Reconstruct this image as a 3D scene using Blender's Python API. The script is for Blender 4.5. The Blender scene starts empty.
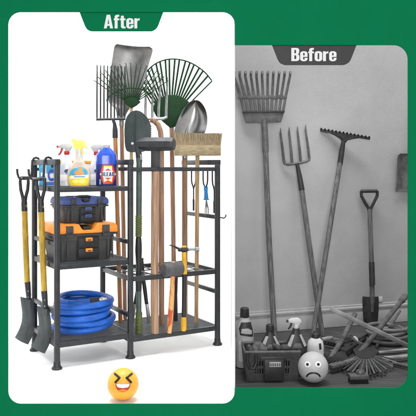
import bpy, bmesh, math, random
from mathutils import Vector, Matrix
random.seed(7)
S = bpy.context.scene
COL = S.collection
V = Vector
PI = math.pi
FPX = 690.0            # focal length in photo pixels
CX, CY = 208.0, 165.0  # principal point
H = 1.0                # camera height

# ------------------------------------------------------------------ measuring
def P(px, py, D):
    """point at distance D (metres along +Y) seen at photo position px,py"""
    return V(((px - CX) / FPX * D, D, H - (py - CY) / FPX * D))
def G(px, py, z=0.0):
    return P(px, py, FPX * (H - z) / (py - CY))
ANG = math.radians(30)
U = V((math.cos(ANG), math.sin(ANG), 0)); W = V((-math.sin(ANG), math.cos(ANG), 0)); Z = V((0, 0, 1))
O0 = V((-.74, 3.38, 0))
def R(u, v, z): return O0 + U * u + W * v + Z * z
RM = Matrix((U, W, Z)).transposed().to_4x4(); RM.translation = O0     # rack frame
def frame(o, yaw=0, pitch=0, roll=0):
    return Matrix.Translation(o) @ Matrix.Rotation(yaw, 4, 'Z') @ Matrix.Rotation(pitch, 4, 'X') @ Matrix.Rotation(roll, 4, 'Y')

# ------------------------------------------------------------------ materials
MATS = {}
def mat(name, col, rough=.5, metal=0., var=.12, scale=20., stretch=(1, 1, 1), bump=0., bscale=None, col2=None,
        rvar=.0, trans=0., spec=.5, coat=0., detail=4., lo=.35, hi=.65, ior=1.45):
    m = bpy.data.materials.new(name); m.use_nodes = True
    nt = m.node_tree; N = nt.nodes; L = nt.links
    b = N['Principled BSDF']
    b.inputs['Roughness'].default_value = rough
    b.inputs['Metallic'].default_value = metal
    b.inputs['Transmission Weight'].default_value = trans
    b.inputs['Specular IOR Level'].default_value = spec
    b.inputs['Coat Weight'].default_value = coat
    b.inputs['IOR'].default_value = ior
    tc = N.new('ShaderNodeTexCoord'); mp = N.new('ShaderNodeMapping')
    mp.inputs['Scale'].default_value = stretch
    L.new(tc.outputs['Object'], mp.inputs['Vector'])
    nz = N.new('ShaderNodeTexNoise'); nz.inputs['Scale'].default_value = scale
    nz.inputs['Detail'].default_value = detail; nz.inputs['Roughness'].default_value = .6
    L.new(mp.outputs[0], nz.inputs['Vector'])
    rp = N.new('ShaderNodeValToRGB')
    c1 = [max(0, c * (1 - var)) for c in col[:3]]
    c2 = list(col2[:3]) if col2 else [min(1, c * (1 + var)) for c in col[:3]]
    rp.color_ramp.elements[0].color = c1 + [1]; rp.color_ramp.elements[0].position = lo
    rp.color_ramp.elements[1].color = c2 + [1]; rp.color_ramp.elements[1].position = hi
    L.new(nz.outputs['Fac'], rp.inputs['Fac']); L.new(rp.outputs['Color'], b.inputs['Base Color'])
    if rvar:
        mr = N.new('ShaderNodeMapRange'); mr.inputs['To Min'].default_value = max(0, rough - rvar)
        mr.inputs['To Max'].default_value = min(1, rough + rvar)
        L.new(nz.outputs['Fac'], mr.inputs['Value']); L.new(mr.outputs[0], b.inputs['Roughness'])
    if bump:
        n2 = N.new('ShaderNodeTexNoise'); n2.inputs['Scale'].default_value = bscale or scale * 4
        n2.inputs['Detail'].default_value = 5
        L.new(mp.outputs[0], n2.inputs['Vector'])
        bp = N.new('ShaderNodeBump'); bp.inputs['Strength'].default_value = bump; bp.inputs['Distance'].default_value = .004
        L.new(n2.outputs['Fac'], bp.inputs['Height']); L.new(bp.outputs[0], b.inputs['Normal'])
    MATS[name] = m
    return m
def g(v): return (v, v, v)
WD = (11, 11, .55)
mat('green_board', (.0045, .193, .077), .8, var=.03, scale=3, spec=.02)
mat('backdrop_white', g(.9), .85, var=.01, scale=3, spec=.1)
mat('paint_white', g(.85), .6, var=.02)
mat('sign_grey', g(.055), .5, var=.05, spec=.2)
mat('letter_white', g(.92), .6, var=.01, spec=.2)
mat('rack_metal', (.029, .031, .034), .42, .25, var=.18, scale=30, bump=.12, bscale=500, rvar=.08)
mat('rack_mesh', (.13, .135, .14), .45, .3, var=.2)
mat('black_plastic', (.016, .016, .018), .42, var=.2, scale=40, bump=.1, bscale=300)
mat('box_grey', (.043, .043, .043), .5, var=.14, scale=30, bump=.25, bscale=500)
mat('box_dark', (.010, .010, .0105), .45, var=.14, scale=30, bump=.2, bscale=500)
mat('lid_blue', (.045, .075, .24), .45, var=.1, scale=30, bump=.15, bscale=400)
mat('lid_orange', (.86, .27, .03), .42, var=.08, scale=30, bump=.15, bscale=400)
mat('hose_blue', (.005, .095, .45), .42, var=.22, scale=14, bump=.45, bscale=190, coat=.05, rvar=.1)
mat('silver', g(.62), .3, 1., var=.08, scale=60, rvar=.1)
mat('white_plastic', g(.8), .35, var=.03)
mat('wood_brown', (.20, .105, .06), .6, var=.26, scale=9, stretch=WD, bump=.3, bscale=12, col2=(.34, .20, .125))
mat('wood_dark', (.14, .075, .045), .6, var=.26, scale=9, stretch=WD, bump=.3, bscale=12, col2=(.24, .135, .085))
mat('wood_light', (.33, .19, .115), .55, var=.26, scale=9, stretch=WD, bump=.3, bscale=12, col2=(.46, .30, .19))
mat('wood_orange', (.30, .12, .035), .5, var=.26, scale=9, stretch=WD, bump=.2, bscale=12, col2=(.46, .21, .075))
mat('wood_tan', (.36, .22, .10), .55, var=.35, scale=9, stretch=WD, bump=.25, bscale=12, col2=(.47, .32, .16))
mat('hammer_wood', (.62, .10, .03), .4, var=.2, scale=30, stretch=(1, 1, .45), col2=(.68, .36, .12), lo=.42, hi=.50)
mat('broom_block', (.31, .24, .135), .6, var=.25, scale=8, stretch=(3, 16, 16), bump=.2, col2=(.38, .30, .175))
mat('bristle', (.28, .205, .12), .85, var=.45, scale=10, stretch=(60, 60, 3), col2=(.39, .30, .185))
mat('rake_green', (.006, .030, .009), .6, var=.2, scale=30, spec=.2)
mat('fork_dark', (.026, .027, .03), .4, .5, var=.2, scale=40)
mat('fork_steel', (.24, .245, .25), .38, .75, var=.2, scale=30, rvar=.1)
mat('shovel_steel', (.20, .197, .193), .36, .75, var=.3, scale=9, rvar=.12, bump=.1, bscale=60, col2=(.30, .296, .29))
mat('shovel_bright', (.25, .25, .25), .24, .95, var=.2, scale=9, rvar=.1)
mat('spade_green', (.024, .033, .033), .48, .3, var=.22, scale=14, bump=.15, bscale=120)
mat('tube_green', (.07, .10, .085), .45, .2, var=.2, scale=20)
mat('grip_olive', (.085, .115, .03), .6, var=.25, scale=40)
mat('hammer_iron', (.035, .036, .038), .5, .3, var=.25, scale=25, bump=.3, bscale=160)
mat('mallet_grey', (.075, .075, .08), .55, var=.25, scale=40, bump=.2, bscale=250)
mat('yellow_grip', (.66, .36, .012), .45, var=.12, scale=30)
mat('shaft_yellow', (.42, .265, .025), .5, var=.3, scale=16, stretch=(6, 6, 1), bump=.15)
mat('blade_slate', (.058, .068, .068), .5, .35, var=.25, scale=12, bump=.2, bscale=90)
mat('grip_blue', (.01, .20, .52), .4, var=.1)
mat('wire_dark', (.03, .03, .032), .4, .4, var=.1)
mat('bleach_blue', (.012, .065, .46), .3, var=.05, coat=.3)
mat('label_navy', (.008, .02, .16), .4, var=.05)
mat('label_red', (.62, .02, .015), .4, var=.05)
mat('label_yellow', (.85, .62, .02), .4, var=.05)
mat('label_white', g(.82), .4, var=.02)
mat('label_blue', (.02, .17, .56), .4, var=.06)
mat('label_cyan', (.07, .42, .68), .4, var=.25, scale=18, lo=.45, hi=.55)
mat('label_orange', (.80, .26, .03), .4, var=.1)
mat('trigger_red', (.45, .008, .01), .35, var=.05)
mat('trigger_yellow', (.86, .80, .14), .35, var=.04)
mat('trigger_grey', g(.45), .35, var=.05)
mat('bottle_white', (.55, .57, .62), .3, var=.03, coat=.2)
mat('bottle_amber', (.50, .385, .31), .22, var=.06, coat=.3)
mat('bottle_clear', (.55, .50, .45), .15, var=.04, coat=.3)
mat('cap_orange', (.80, .36, .08), .4, var=.1)
mat('face_yellow', (.92, .42, .038), .5, var=.04, coat=.08)
mat('face_black', (.02, .014, .012), .35, var=.1)
mat('face_red', (.55, .05, .02), .4, var=.1)
mat('face_white', g(.88), .35, var=.01)
mat('face_grey', g(.54), .55, var=.03)
# greyscale room
mat('plaster', g(.43), .9, var=.045, scale=6, bump=.25, bscale=170, spec=.15, detail=8)
mat('skirting', g(.40), .6, var=.08, scale=10)
mat('g_dark', g(.028), .5, var=.3, scale=30)
mat('g_mid', g(.105), .5, var=.3, scale=24, bump=.2)
mat('g_steel', g(.13), .42, .35, var=.3, scale=24, rvar=.1)
mat('g_wood', g(.105), .65, var=.4, scale=9, stretch=WD, bump=.25, col2=g(.17))
mat('g_wood_pale', g(.26), .6, var=.3, scale=12, bump=.2, col2=g(.36))
mat('g_light', g(.42), .45, var=.12, scale=30)
mat('g_caddy', g(.05), .55, var=.25, scale=40, bump=.2)
mat('g_hose', g(.16), .45, var=.2, scale=20)
mat('g_bright', g(.66), .45, var=.06)

def floor_mat():
    m = bpy.data.materials.new('floor_boards'); m.use_nodes = True
    nt = m.node_tree; N = nt.nodes; L = nt.links; b = N['Principled BSDF']
    tc = N.new('ShaderNodeTexCoord'); mp = N.new('ShaderNodeMapping')
    mp.inputs['Rotation'].default_value = (0, 0, -.31)
    L.new(tc.outputs['Object'], mp.inputs['Vector'])
    br = N.new('ShaderNodeTexBrick'); br.inputs['Scale'].default_value = 1
    br.inputs['Brick Width'].default_value = 1.3; br.inputs['Row Height'].default_value = .14
    br.inputs['Mortar Size'].default_value = .003
    br.inputs['Color1'].default_value = (.050, .050, .050, 1); br.inputs['Color2'].default_value = (.068, .068, .068, 1)
    br.inputs['Mortar'].default_value = (.03, .03, .03, 1)
    L.new(mp.outputs[0], br.inputs['Vector'])
    m2 = N.new('ShaderNodeMapping'); m2.inputs['Scale'].default_value = (2, 24, 1); m2.inputs['Rotation'].default_value = (0, 0, -.31)
    L.new(tc.outputs['Object'], m2.inputs['Vector'])
    nz = N.new('ShaderNodeTexNoise'); nz.inputs['Scale'].default_value = 3; nz.inputs['Detail'].default_value = 8
    L.new(m2.outputs[0], nz.inputs['Vector'])
    mx = N.new('ShaderNodeMix'); mx.data_type = 'RGBA'; mx.blend_type = 'OVERLAY'; mx.inputs['Factor'].default_value = .8
    L.new(br.outputs['Color'], mx.inputs['A']); L.new(nz.outputs['Fac'], mx.inputs['B'])
    L.new(mx.outputs['Result'], b.inputs['Base Color']); b.inputs['Roughness'].default_value = .6
    MATS['floor_boards'] = m
floor_mat()

# ------------------------------------------------------------------ mesh tools
def oval(r, n, a=1, b=1, k=2.0):
    out = []
    for i in range(n):
        t = 2 * PI * i / n; c, s = math.cos(t), math.sin(t)
        out.append((a * r * math.copysign(abs(c) ** (2 / k), c), b * r * math.copysign(abs(s) ** (2 / k), s)))
    return out
class MB:
    def __init__(self): self.bm = bmesh.new()
    def _merge(self, b):
        me = bpy.data.meshes.new('tmp'); b.to_mesh(me); b.free(); self.bm.from_mesh(me); bpy.data.meshes.remove(me)
    def box(self, size, M, bev=0., seg=2, off=(0, 0, 0)):
        b = bmesh.new(); bmesh.ops.create_cube(b, size=1)
        for v in b.verts: v.co = V((v.co.x * size[0] + off[0], v.co.y * size[1] + off[1], v.co.z * size[2] + off[2]))
        if bev: bmesh.ops.bevel(b, geom=b.edges[:], offset=bev, segments=seg, profile=.5, affect='EDGES')
        bmesh.ops.transform(b, matrix=M, verts=b.verts[:]); self._merge(b); return self
    def bar(self, a, b, w, h, up=Z, bev=0.):
        """rectangular bar from a to b; w across, h along 'up'"""
        a, b = V(a), V(b); d = b - a; L = d.length; x = d.normalized(); y = up.cross(x).normalized(); z = x.cross(y)
        M = Matrix((x, y, z)).transposed().to_4x4(); M.translation = (a + b) / 2
        return self.box((L, w, h), M, bev)
    def tube(self, pts, r, n=12, a=1, b=1, k=2.0, up=None, cap=True):
        pts = [V(p) for p in pts]; m = len(pts)
        rs = list(r) if hasattr(r, '__len__') else [r] * m
        T = []
        for i in range(m):
            t = (pts[min(i + 1, m - 1)] - pts[max(i - 1, 0)])
            T.append(t.normalized())
        ref = V(up) if up is not None else (V((0, -1, 0)) if abs(T[0].y) < .9 else V((1, 0, 0)))
        x = ref.cross(T[0]).normalized(); rings = []
        for i in range(m):
            x = (x - T[i] * x.dot(T[i])).normalized(); y = T[i].cross(x)
            rings.append([self.bm.verts.new(pts[i] + x * cx + y * cy) for cx, cy in oval(rs[i], n, a, b, k)])
        for i in range(m - 1):
            for j in range(n):
                self.bm.faces.new((rings[i][j], rings[i][(j + 1) % n], rings[i + 1][(j + 1) % n], rings[i + 1][j]))
        if cap:
            self.bm.faces.new(rings[0][::-1]); self.bm.faces.new(rings[-1])
        return self
    def loft(self, rows, M, n=28, k=2.0):
        """rows of (z, half width, half depth[, dx]) -> closed body"""
        rings = []
        for row in rows:
            z, a, b = row[:3]; dx = row[3] if len(row) > 3 else 0
            rings.append([self.bm.verts.new(M @ V((cx + dx, cy, z))) for cx, cy in oval(1, n, max(a, 1e-4), max(b, 1e-4), k)])
        for i in range(len(rings) - 1):
            for j in range(n):
                self.bm.faces.new((rings[i][j], rings[i][(j + 1) % n], rings[i + 1][(j + 1) % n], rings[i + 1][j]))
        self.bm.faces.new(rings[0][::-1]); self.bm.faces.new(rings[-1]); return self
    def prism(self, poly, thick, M, bev=0.):
        """2-D outline (x, z) extruded along local y"""
        b = bmesh.new()
        f = b.faces.new([b.verts.new((x, -thick / 2, z)) for x, z in poly])
        e = bmesh.ops.extrude_face_region(b, geom=[f])
        bmesh.ops.translate(b, vec=(0, thick, 0), verts=[v for v in e['geom'] if isinstance(v, bmesh.types.BMVert)])
        bmesh.ops.recalc_face_normals(b, faces=b.faces[:])
        if bev:
            ed = [x for x in b.edges if len(x.link_faces) == 2 and x.calc_face_angle(0) > .6]
            bmesh.ops.bevel(b, geom=ed, offset=bev, segments=2, profile=.5, affect='EDGES')
        bmesh.ops.transform(b, matrix=M, verts=b.verts[:]); self._merge(b); return self
    def slab(self, pts, D, thick, bev=0., tilt=None):
        """outline measured on the photo, standing at distance D with real thickness"""
        c = P(sum(p[0] for p in pts) / len(pts), sum(p[1] for p in pts) / len(pts), D)
        M = Matrix.Translation(c) if tilt is None else Matrix.Translation(c) @ tilt
        poly = [((P(x, y, D) - c).x, (P(x, y, D) - c).z) for x, y in pts]
        return self.prism(poly, thick, M, bev)
    def sheet(self, fn, nu, nv, thick=.003):
        """curved plate from fn(s,t), s,t in 0..1, with thickness"""
        P0 = [[V(fn(i / nu, j / nv)) for i in range(nu + 1)] for j in range(nv + 1)]
        def nrm(i, j):
            a = P0[j][min(i + 1, nu)] - P0[j][max(i - 1, 0)]; b = P0[min(j + 1, nv)][i] - P0[max(j - 1, 0)][i]
            q = a.cross(b); return q.normalized() if q.length > 1e-12 else V((0, -1, 0))
        A = [[self.bm.verts.new(P0[j][i] + nrm(i, j) * thick / 2) for i in range(nu + 1)] for j in range(nv + 1)]
        B = [[self.bm.verts.new(P0[j][i] - nrm(i, j) * thick / 2) for i in range(nu + 1)] for j in range(nv + 1)]
        F = self.bm.faces.new
        for j in range(nv):
            for i in range(nu):
                F((A[j][i], A[j][i + 1], A[j + 1][i + 1], A[j + 1][i])); F((B[j][i], B[j + 1][i], B[j + 1][i + 1], B[j][i + 1]))
        for i in range(nu):
            F((A[0][i + 1], A[0][i], B[0][i], B[0][i + 1])); F((A[nv][i], A[nv][i + 1], B[nv][i + 1], B[nv][i]))
        for j in range(nv):
            F((A[j][0], A[j + 1][0], B[j + 1][0], B[j][0])); F((A[j + 1][nu], A[j][nu], B[j][nu], B[j + 1][nu]))
        return self
    def rows(self, rows, D, dish=0., bow=0., thick=.003, nu=14, sub=4, lean=0.):
        """blade from photo rows (left px, right px, py); edges curl towards the viewer by dish"""
        def cat(t):
            m = len(rows) - 1; x = t * m; i = min(int(x), m - 1); f = x - i
            q = [rows[max(0, min(m, i + o))] for o in (-1, 0, 1, 2)]
            out = []
            for c in range(3):
                a, b, d, e = (w[c] for w in q)
                out.append(.5 * (2 * b + (d - a) * f + (2 * a - 5 * b + 4 * d - e) * f * f + (3 * b - a - 3 * d + e) * f ** 3))
            return out
        def fn(s, t):
            l, r, y = cat(t); k = 2 * s - 1
            ln = len(rows[0]) > 3
            p0, p1 = P(l, y, D), P(r, y, D)
            if ln:
                m = len(rows) - 1; x = t * m; i = min(int(x), m - 1); f = x - i
                dy = rows[i][3] * (1 - f) + rows[i + 1][3] * f
                p1 = P(r, y + dy, D)
            p = p0.lerp(p1, s)
            p.y += -dish * k * k + bow * math.sin(PI * t) + lean * t
            return p
        return self.sheet(fn, nu, (len(rows) - 1) * sub, thick)
    def build(self, name, m, parent=None, loc=None, label=None, sharp=35):
        bm = self.bm
        bmesh.ops.recalc_face_normals(bm, faces=bm.faces[:])
        o3 = V((0, 0, 0))
        if parent is not None: o3 = WLOC[parent.name]
        elif loc is not None: o3 = V(loc)
        for v in bm.verts: v.co -= o3
        me = bpy.data.meshes.new(name); bm.to_mesh(me); bm.free()
        me.polygons.foreach_set('use_smooth', [True] * len(me.polygons))
        me.set_sharp_from_angle(angle=math.radians(sharp))
        me.materials.append(MATS[m])
        o = bpy.data.objects.new(name, me); COL.objects.link(o)
        if parent is not None: o.parent = parent; WLOC[o.name] = WLOC[parent.name].copy()
        else: o.location = o3; WLOC[o.name] = o3.copy()
        if label: o['label'] = label
        return o
WLOC = {}
def thing(name, label, cat, loc, group=None):
    o = bpy.data.objects.new(name, None); o.empty_display_size = .05; COL.objects.link(o)
    o.location = loc; WLOC[o.name] = V(loc); o['label'] = label; o['category'] = cat
    if group: o['group'] = group
    return o
def tag(o, label, cat, group=None):
    o['label'] = label; o['category'] = cat
    if group: o['group'] = group
    return o
def setting(o): o['kind'] = 'structure'; return o

def arc(c, r, a0, a1, n):
    return [(c[0] + r * math.cos(a0 + (a1 - a0) * i / n), c[1] + r * math.sin(a0 + (a1 - a0) * i / n)) for i in range(n + 1)]
def rr(x0, z0, x1, z1, r, n=6):
    """rounded rectangle outline"""
    out = []
    for cx, cz, a in ((x1 - r, z1 - r, 0), (x0 + r, z1 - r, 90), (x0 + r, z0 + r, 180), (x1 - r, z0 + r, 270)):
        for i in range(n + 1):
            t = math.radians(a + 90 * i / n); out.append((cx + r * math.cos(t), cz + r * math.sin(t)))
    return out
def qarc(cx, cz, rx, rz, a0, a1, n=6):
    return [(cx + rx * math.cos(math.radians(a0 + (a1 - a0) * i / n)), cz + rz * math.sin(math.radians(a0 + (a1 - a0) * i / n))) for i in range(n + 1)]
# heavy condensed letters: (advance width, outline, holes), cap height 1
GLYPH = {
 'A': (.52, [(0, 0), (.165, 0), (.195, .19), (.325, .19), (.355, 0), (.52, 0), (.36, 1), (.16, 1)], [[(.215, .33), (.305, .33), (.26, .72)]]),
 'f': (.31, [(.05, 0), (.215, 0), (.215, .60), (.31, .60), (.31, .73), (.215, .73), (.215, .80), (.235, .855), (.31, .865), (.31, 1.0)] + qarc(.20, .86, .15, .14, 90, 180) + [(.05, .73), (0, .73), (0, .60), (.05, .60)], []),
 't': (.31, [(.05, .60), (0, .60), (0, .73), (.05, .73), (.05, .93), (.215, .93), (.215, .73), (.31, .73), (.31, .60), (.215, .60), (.215, .19), (.235, .135), (.31, .13), (.31, 0)] + qarc(.19, .14, .14, .145, 270, 180), []),
 'e': (.41, [(.41, .32), (.41, .57)] + qarc(.23, .57, .18, .18, 0, 90) + qarc(.18, .57, .18, .18, 90, 180) + qarc(.18, .17, .18, .18, 180, 270) + qarc(.23, .17, .18, .18, 270, 360) + [(.41, .25), (.25, .25), (.25, .16)] + qarc(.207, .155, .043, .045, 0, -180, 4) + [(.164, .32)],
       [[(.164, .43), (.25, .43), (.25, .58)] + qarc(.207, .59, .043, .045, 0, 180, 4)]),
 'r': (.30, [(0, 0), (.165, 0), (.165, .50), (.20, .575), (.30, .595), (.30, .75), (.235, .735), (.165, .655), (.165, .74), (0, .74)], []),
 'o': (.42, rr(0, -.01, .42, .75, .18), [rr(.165, .125, .255, .615, .044, 4)]),
 'B': (.45, [(0, 0), (.27, 0)] + qarc(.28, .17, .17, .17, 270, 360) + [(.45, .38), (.42, .47), (.36, .525), (.42, .58), (.44, .66)] + qarc(.28, .84, .16, .16, 0, 90) + [(0, 1)],
       [[(.17, .145), (.235, .145), (.275, .185), (.275, .405), (.235, .445), (.17, .445)], [(.17, .585), (.23, .585), (.265, .62), (.265, .815), (.23, .855), (.17, .855)]]),
 'L': (.33, [(0, 0), (.33, 0), (.33, .16), (.17, .16), (.17, 1), (0, 1)], []),
 'E': (.35, [(0, 0), (.35, 0), (.35, .16), (.17, .16), (.17, .43), (.32, .43), (.32, .58), (.17, .58), (.17, .84), (.35, .84), (.35, 1), (0, 1)], []),
 'D': (.44, [(0, 0), (.25, 0)] + qarc(.25, .19, .19, .19, 270, 360) + qarc(.25, .81, .19, .19, 0, 90) + [(0, 1)], [[(.17, .15), (.23, .15), (.27, .19), (.27, .81), (.23, .85), (.17, .85)]]),
 'C': (.80, qarc(.42, .5, .42, .5, 45, 315, 24) + qarc(.42, .5, .22, .27, 310, 50, 20), []),
}
def text_mesh(body, size, sx, depth, M, gap=.045):
    """lettering of cap height 'size' centred on M's origin, standing in its xz plane"""
    tot = sum(GLYPH[c][0] for c in body) + gap * (len(body) - 1)
    mb = MB(); x = -tot / 2
    for ch in body:
        w_, outer, holes = GLYPH[ch]; b = bmesh.new()
        for lp in [outer] + holes:
            clean = []
            for p in lp:
                if not clean or (abs(p[0] - clean[-1][0]) + abs(p[1] - clean[-1][1])) > 1e-5: clean.append(p)
            vs = [b.verts.new(((x + p[0]) * size * sx, 0, (p[1] - .5) * size)) for p in clean]
            for i in range(len(vs)): b.edges.new((vs[i], vs[(i + 1) % len(vs)]))
        bmesh.ops.triangle_fill(b, edges=b.edges[:], use_beauty=True, use_dissolve=False)
        e = bmesh.ops.extrude_face_region(b, geom=b.faces[:])
        bmesh.ops.translate(b, vec=(0, -depth, 0), verts=[v for v in e['geom'] if isinstance(v, bmesh.types.BMVert)])
        bmesh.ops.recalc_face_normals(b, faces=b.faces[:])
        mb._merge(b); x += w_ + gap
    for v in mb.bm.verts: v.co = M @ v.co
    return mb

# ================================================================== SETTING
YB = 2.80
def Q(px, py, D=YB): p = P(px, py, D); return (p.x, p.z)
def hole_outline():
    pts = []
    def corner(cx, cy, r, a0, a1): # photo px, y down
        for i in range(9):
            a = math.radians(a0 + (a1 - a0) * i / 8); pts.append((cx + r * math.cos(a), cy - r * math.sin(a)))
    corner(20.5, 24.5, 12.5, 180, 90); corner(222.5, 24.5, 12.5, 90, 0)
    pts.append((235, 45)); corner(394, 59, 14, 90, 0); corner(394, 374, 14, 0, -90)
    pts.append((235, 388)); corner(222.5, 391.5, 12.5, 0, -90); corner(20.5, 391.5, 12.5, -90, -180)
    return pts
bm = bmesh.new()
def loop(pts):
    vs = [bm.verts.new((x, YB, z)) for x, z in pts]
    for i in range(len(vs)): bm.edges.new((vs[i], vs[(i + 1) % len(vs)]))
loop([(-1.15, -.15), (1.15, -.15), (1.15, 1.95), (-1.15, 1.95)])
loop([Q(*p) for p in hole_outline()])
bmesh.ops.triangle_fill(bm, edges=bm.edges[:], use_beauty=True, use_dissolve=False)
e = bmesh.ops.extrude_face_region(bm, geom=bm.faces[:])
bmesh.ops.translate(bm, vec=(0, .006, 0), verts=[v for v in e['geom'] if isinstance(v, bmesh.types.BMVert)])
back = bm.copy()
for v in back.verts:
    v.co.y = YB + .0061 if v.co.y < YB + .003 else YB + .010
    if -.14 < v.co.z < 1.94: v.co.x += math.copysign(.012, v.co.x - .1 * (v.co.z > 1.49)); v.co.z += math.copysign(.012, v.co.z - .83)
board = thing('display_board', 'upright green display board with a rounded double window opening', 'display board', (0, YB, 0))
mb = MB(); mb.bm.free(); mb.bm = bm; mb.build('board_face', 'green_board', board)
mb = MB(); mb.bm.free(); mb.bm = back; mb.build('back_lining', 'backdrop_white', board)  # unseen white layer, added so the board's green doesn't reflect in the metal tools

# hanging title tabs
def rounded(pts, k=1.6, n=4):
    out = []
    for i, p in enumerate(pts):
        p = V(p); a = V(pts[i - 1]); b = V(pts[(i + 1) % len(pts)])
        da, db = a - p, b - p; l = min(k, da.length * .45, db.length * .45)
        q0, q1 = p + da.normalized() * l, p + db.normalized() * l
        for j in range(n + 1):
            f = j / n; q = q0 * (1 - f) ** 2 + p * 2 * f * (1 - f) + q1 * f * f; out.append((q.x, q.y))
    return out
def tab(pts, word, px, py, hpx, sx, m, label, off):
    t = thing('title_sign', label, 'sign', P(px, py, YB + .018))
    MB().slab(rounded(pts), YB + .018, .010).build('sign_plate', m, t)
    s = YB / FPX
    text_mesh(word, hpx * s, sx, .003, Matrix.Translation(P(px, py, YB + .0132))).build('lettering', 'letter_white', t)
tab([(76, 6), (166, 6), (163.2, 12), (158, 26), (156, 29), (152, 31.3), (91, 31.3), (87, 29.6), (85, 26), (79.6, 12)], 'After', 121.8, 21.7, 13.6, 1.30, 'green_board',
    'green tab sign with the white word After above the rack', .004)
tab([(268, 38), (360, 38), (356, 46), (350.5, 60), (348.5, 63), (344, 65), (284.5, 65), (280, 63), (278, 60), (272.5, 46)], 'Before', 313.8, 54.6, 13.2, 1.36, 'sign_grey',
    'dark grey tab sign with the white word Before above the old tools', .004)

# partition between the two booths
pa, pb = V((.1065, YB + .014, 0)), V((.163, 5.3, 0))
def wall_strip(a, b, th, z0, z1, m, name):
    d = (b - a).normalized(); n = V((d.y, -d.x, 0)) * th
    q = MB(); vs = [q.bm.verts.new(V((p.x, p.y, z))) for z in (z0, z1) for p in (a, b, b + n, a + n)]
    for f in ((0, 1, 2, 3), (4, 5, 6, 7), (0, 1, 5, 4), (1, 2, 6, 5), (2, 3, 7, 6), (3, 0, 4, 7)): q.bm.faces.new([vs[i] for i in f])
    return q.build(name, m, loc=(a.x, a.y, z0))
tag(wall_strip(pa, pb, .004, -.1, 2.3, 'backdrop_white', 'partition'), 'thin white partition between the white booth and the grey room', 'partition')

# white sweep: floor, cove and back
def sweep():
    prof = [(YB + .013, 0.), (4.3, 0.)] + [(4.3 + .6 * math.sin(a), .6 - .6 * math.cos(a)) for a in [PI / 2 * i / 12 for i in range(1, 13)]] + [(4.9, 2.3)]
    q = MB(); L_, R_ = [], []
    for y, z in prof:
        xr = pa.x + (pb.x - pa.x) * (y - pa.y) / (pb.y - pa.y) - .0005
        L_.append(q.bm.verts.new((-1.7, y, z))); R_.append(q.bm.verts.new((xr, y, z)))
    for i in range(len(prof) - 1): q.bm.faces.new((L_[i], R_[i], R_[i + 1], L_[i + 1]))
    return q.build('floor', 'backdrop_white', loc=(0, YB, 0), sharp=80)
setting(sweep())
tag(wall_strip(V((-1.715, YB + .014, 0)), V((-1.715, 4.9, 0)), .012, -.1, 2.3, 'backdrop_white', 'side_wall'), 'plain white wall closing the left side of the white booth', 'wall')

# grey room: floor, slanted plaster wall, skirting
def wallY(x): return 4.1 + .317 * (x - .25)
wa, wb = V((.10, wallY(.10), 0)), V((1.75, wallY(1.75), 0))
q = MB()
fl = [V((pa.x + .004, YB + .013, 0)), V((1.75, YB + .013, 0)), V((1.75, wallY(1.75) - .01, 0)), V((.165, wallY(.165) + .02, 0))]
q.bm.faces.new([q.bm.verts.new(p) for p in fl])
setting(q.build('floor', 'floor_boards', loc=(.9, 3.4, 0)))
wd = (wb - wa).normalized(); wn = V((wd.y, -wd.x, 0))    # towards viewer
wt = thing('plaster_wall', 'mottled grey plaster wall behind the old tools', 'wall', (.9, wallY(.9), 0))
q = MB(); a_ = V((.152, wallY(.152), 0))
vs = [q.bm.verts.new(p + Z * z) for z in (-.05, 2.3) for p in (a_, wb, wb - wn * .05, a_ - wn * .05)]
for f in ((0, 1, 2, 3), (4, 5, 6, 7), (0, 1, 5, 4), (1, 2, 6, 5), (2, 3, 7, 6), (3, 0, 4, 7)): q.bm.faces.new([vs[i] for i in f])
q.build('wall_face', 'plaster', wt)
q = MB(); prof = [(0.001, 0.002), (.016, .002), (.016, .082), (.012, .088), (.012, .098), (.020, .102), (.020, .112), (.010, .118), (.010, .126), (.001, .130)]
A_ = [q.bm.verts.new(V((.158, wallY(.158), 0)) + wn * d + Z * z) for d, z in prof]; B_ = [q.bm.verts.new(wb + wn * d + Z * z) for d, z in prof]
for i in range(len(prof) - 1): q.bm.faces.new((A_[i], B_[i], B_[i + 1], A_[i + 1]))
q.bm.faces.new(A_); q.bm.faces.new(B_[::-1])
q.build('skirting_board', 'skirting', wt)
tag(wall_strip(V((1.752, YB + .014, 0)), V((1.752, wallY(1.752), 0)), .03, -.1, 2.3, 'plaster', 'side_wall'), 'plain grey wall closing the right side of the grey room', 'wall')
q = MB(); q.box((3.6, 2.6, .13), Matrix.Translation((.02, YB + .016 + 1.3, -.0800)))
setting(q.build('platform', 'paint_white', loc=(0, 4, -.1)))
q = MB(); q.bm.faces.new([q.bm.verts.new(p) for p in ((-15, -12, -.152), (15, -12, -.152), (15, 15, -.152), (-15, 15, -.152))])
setting(q.build('ground', 'skirting'))

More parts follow.
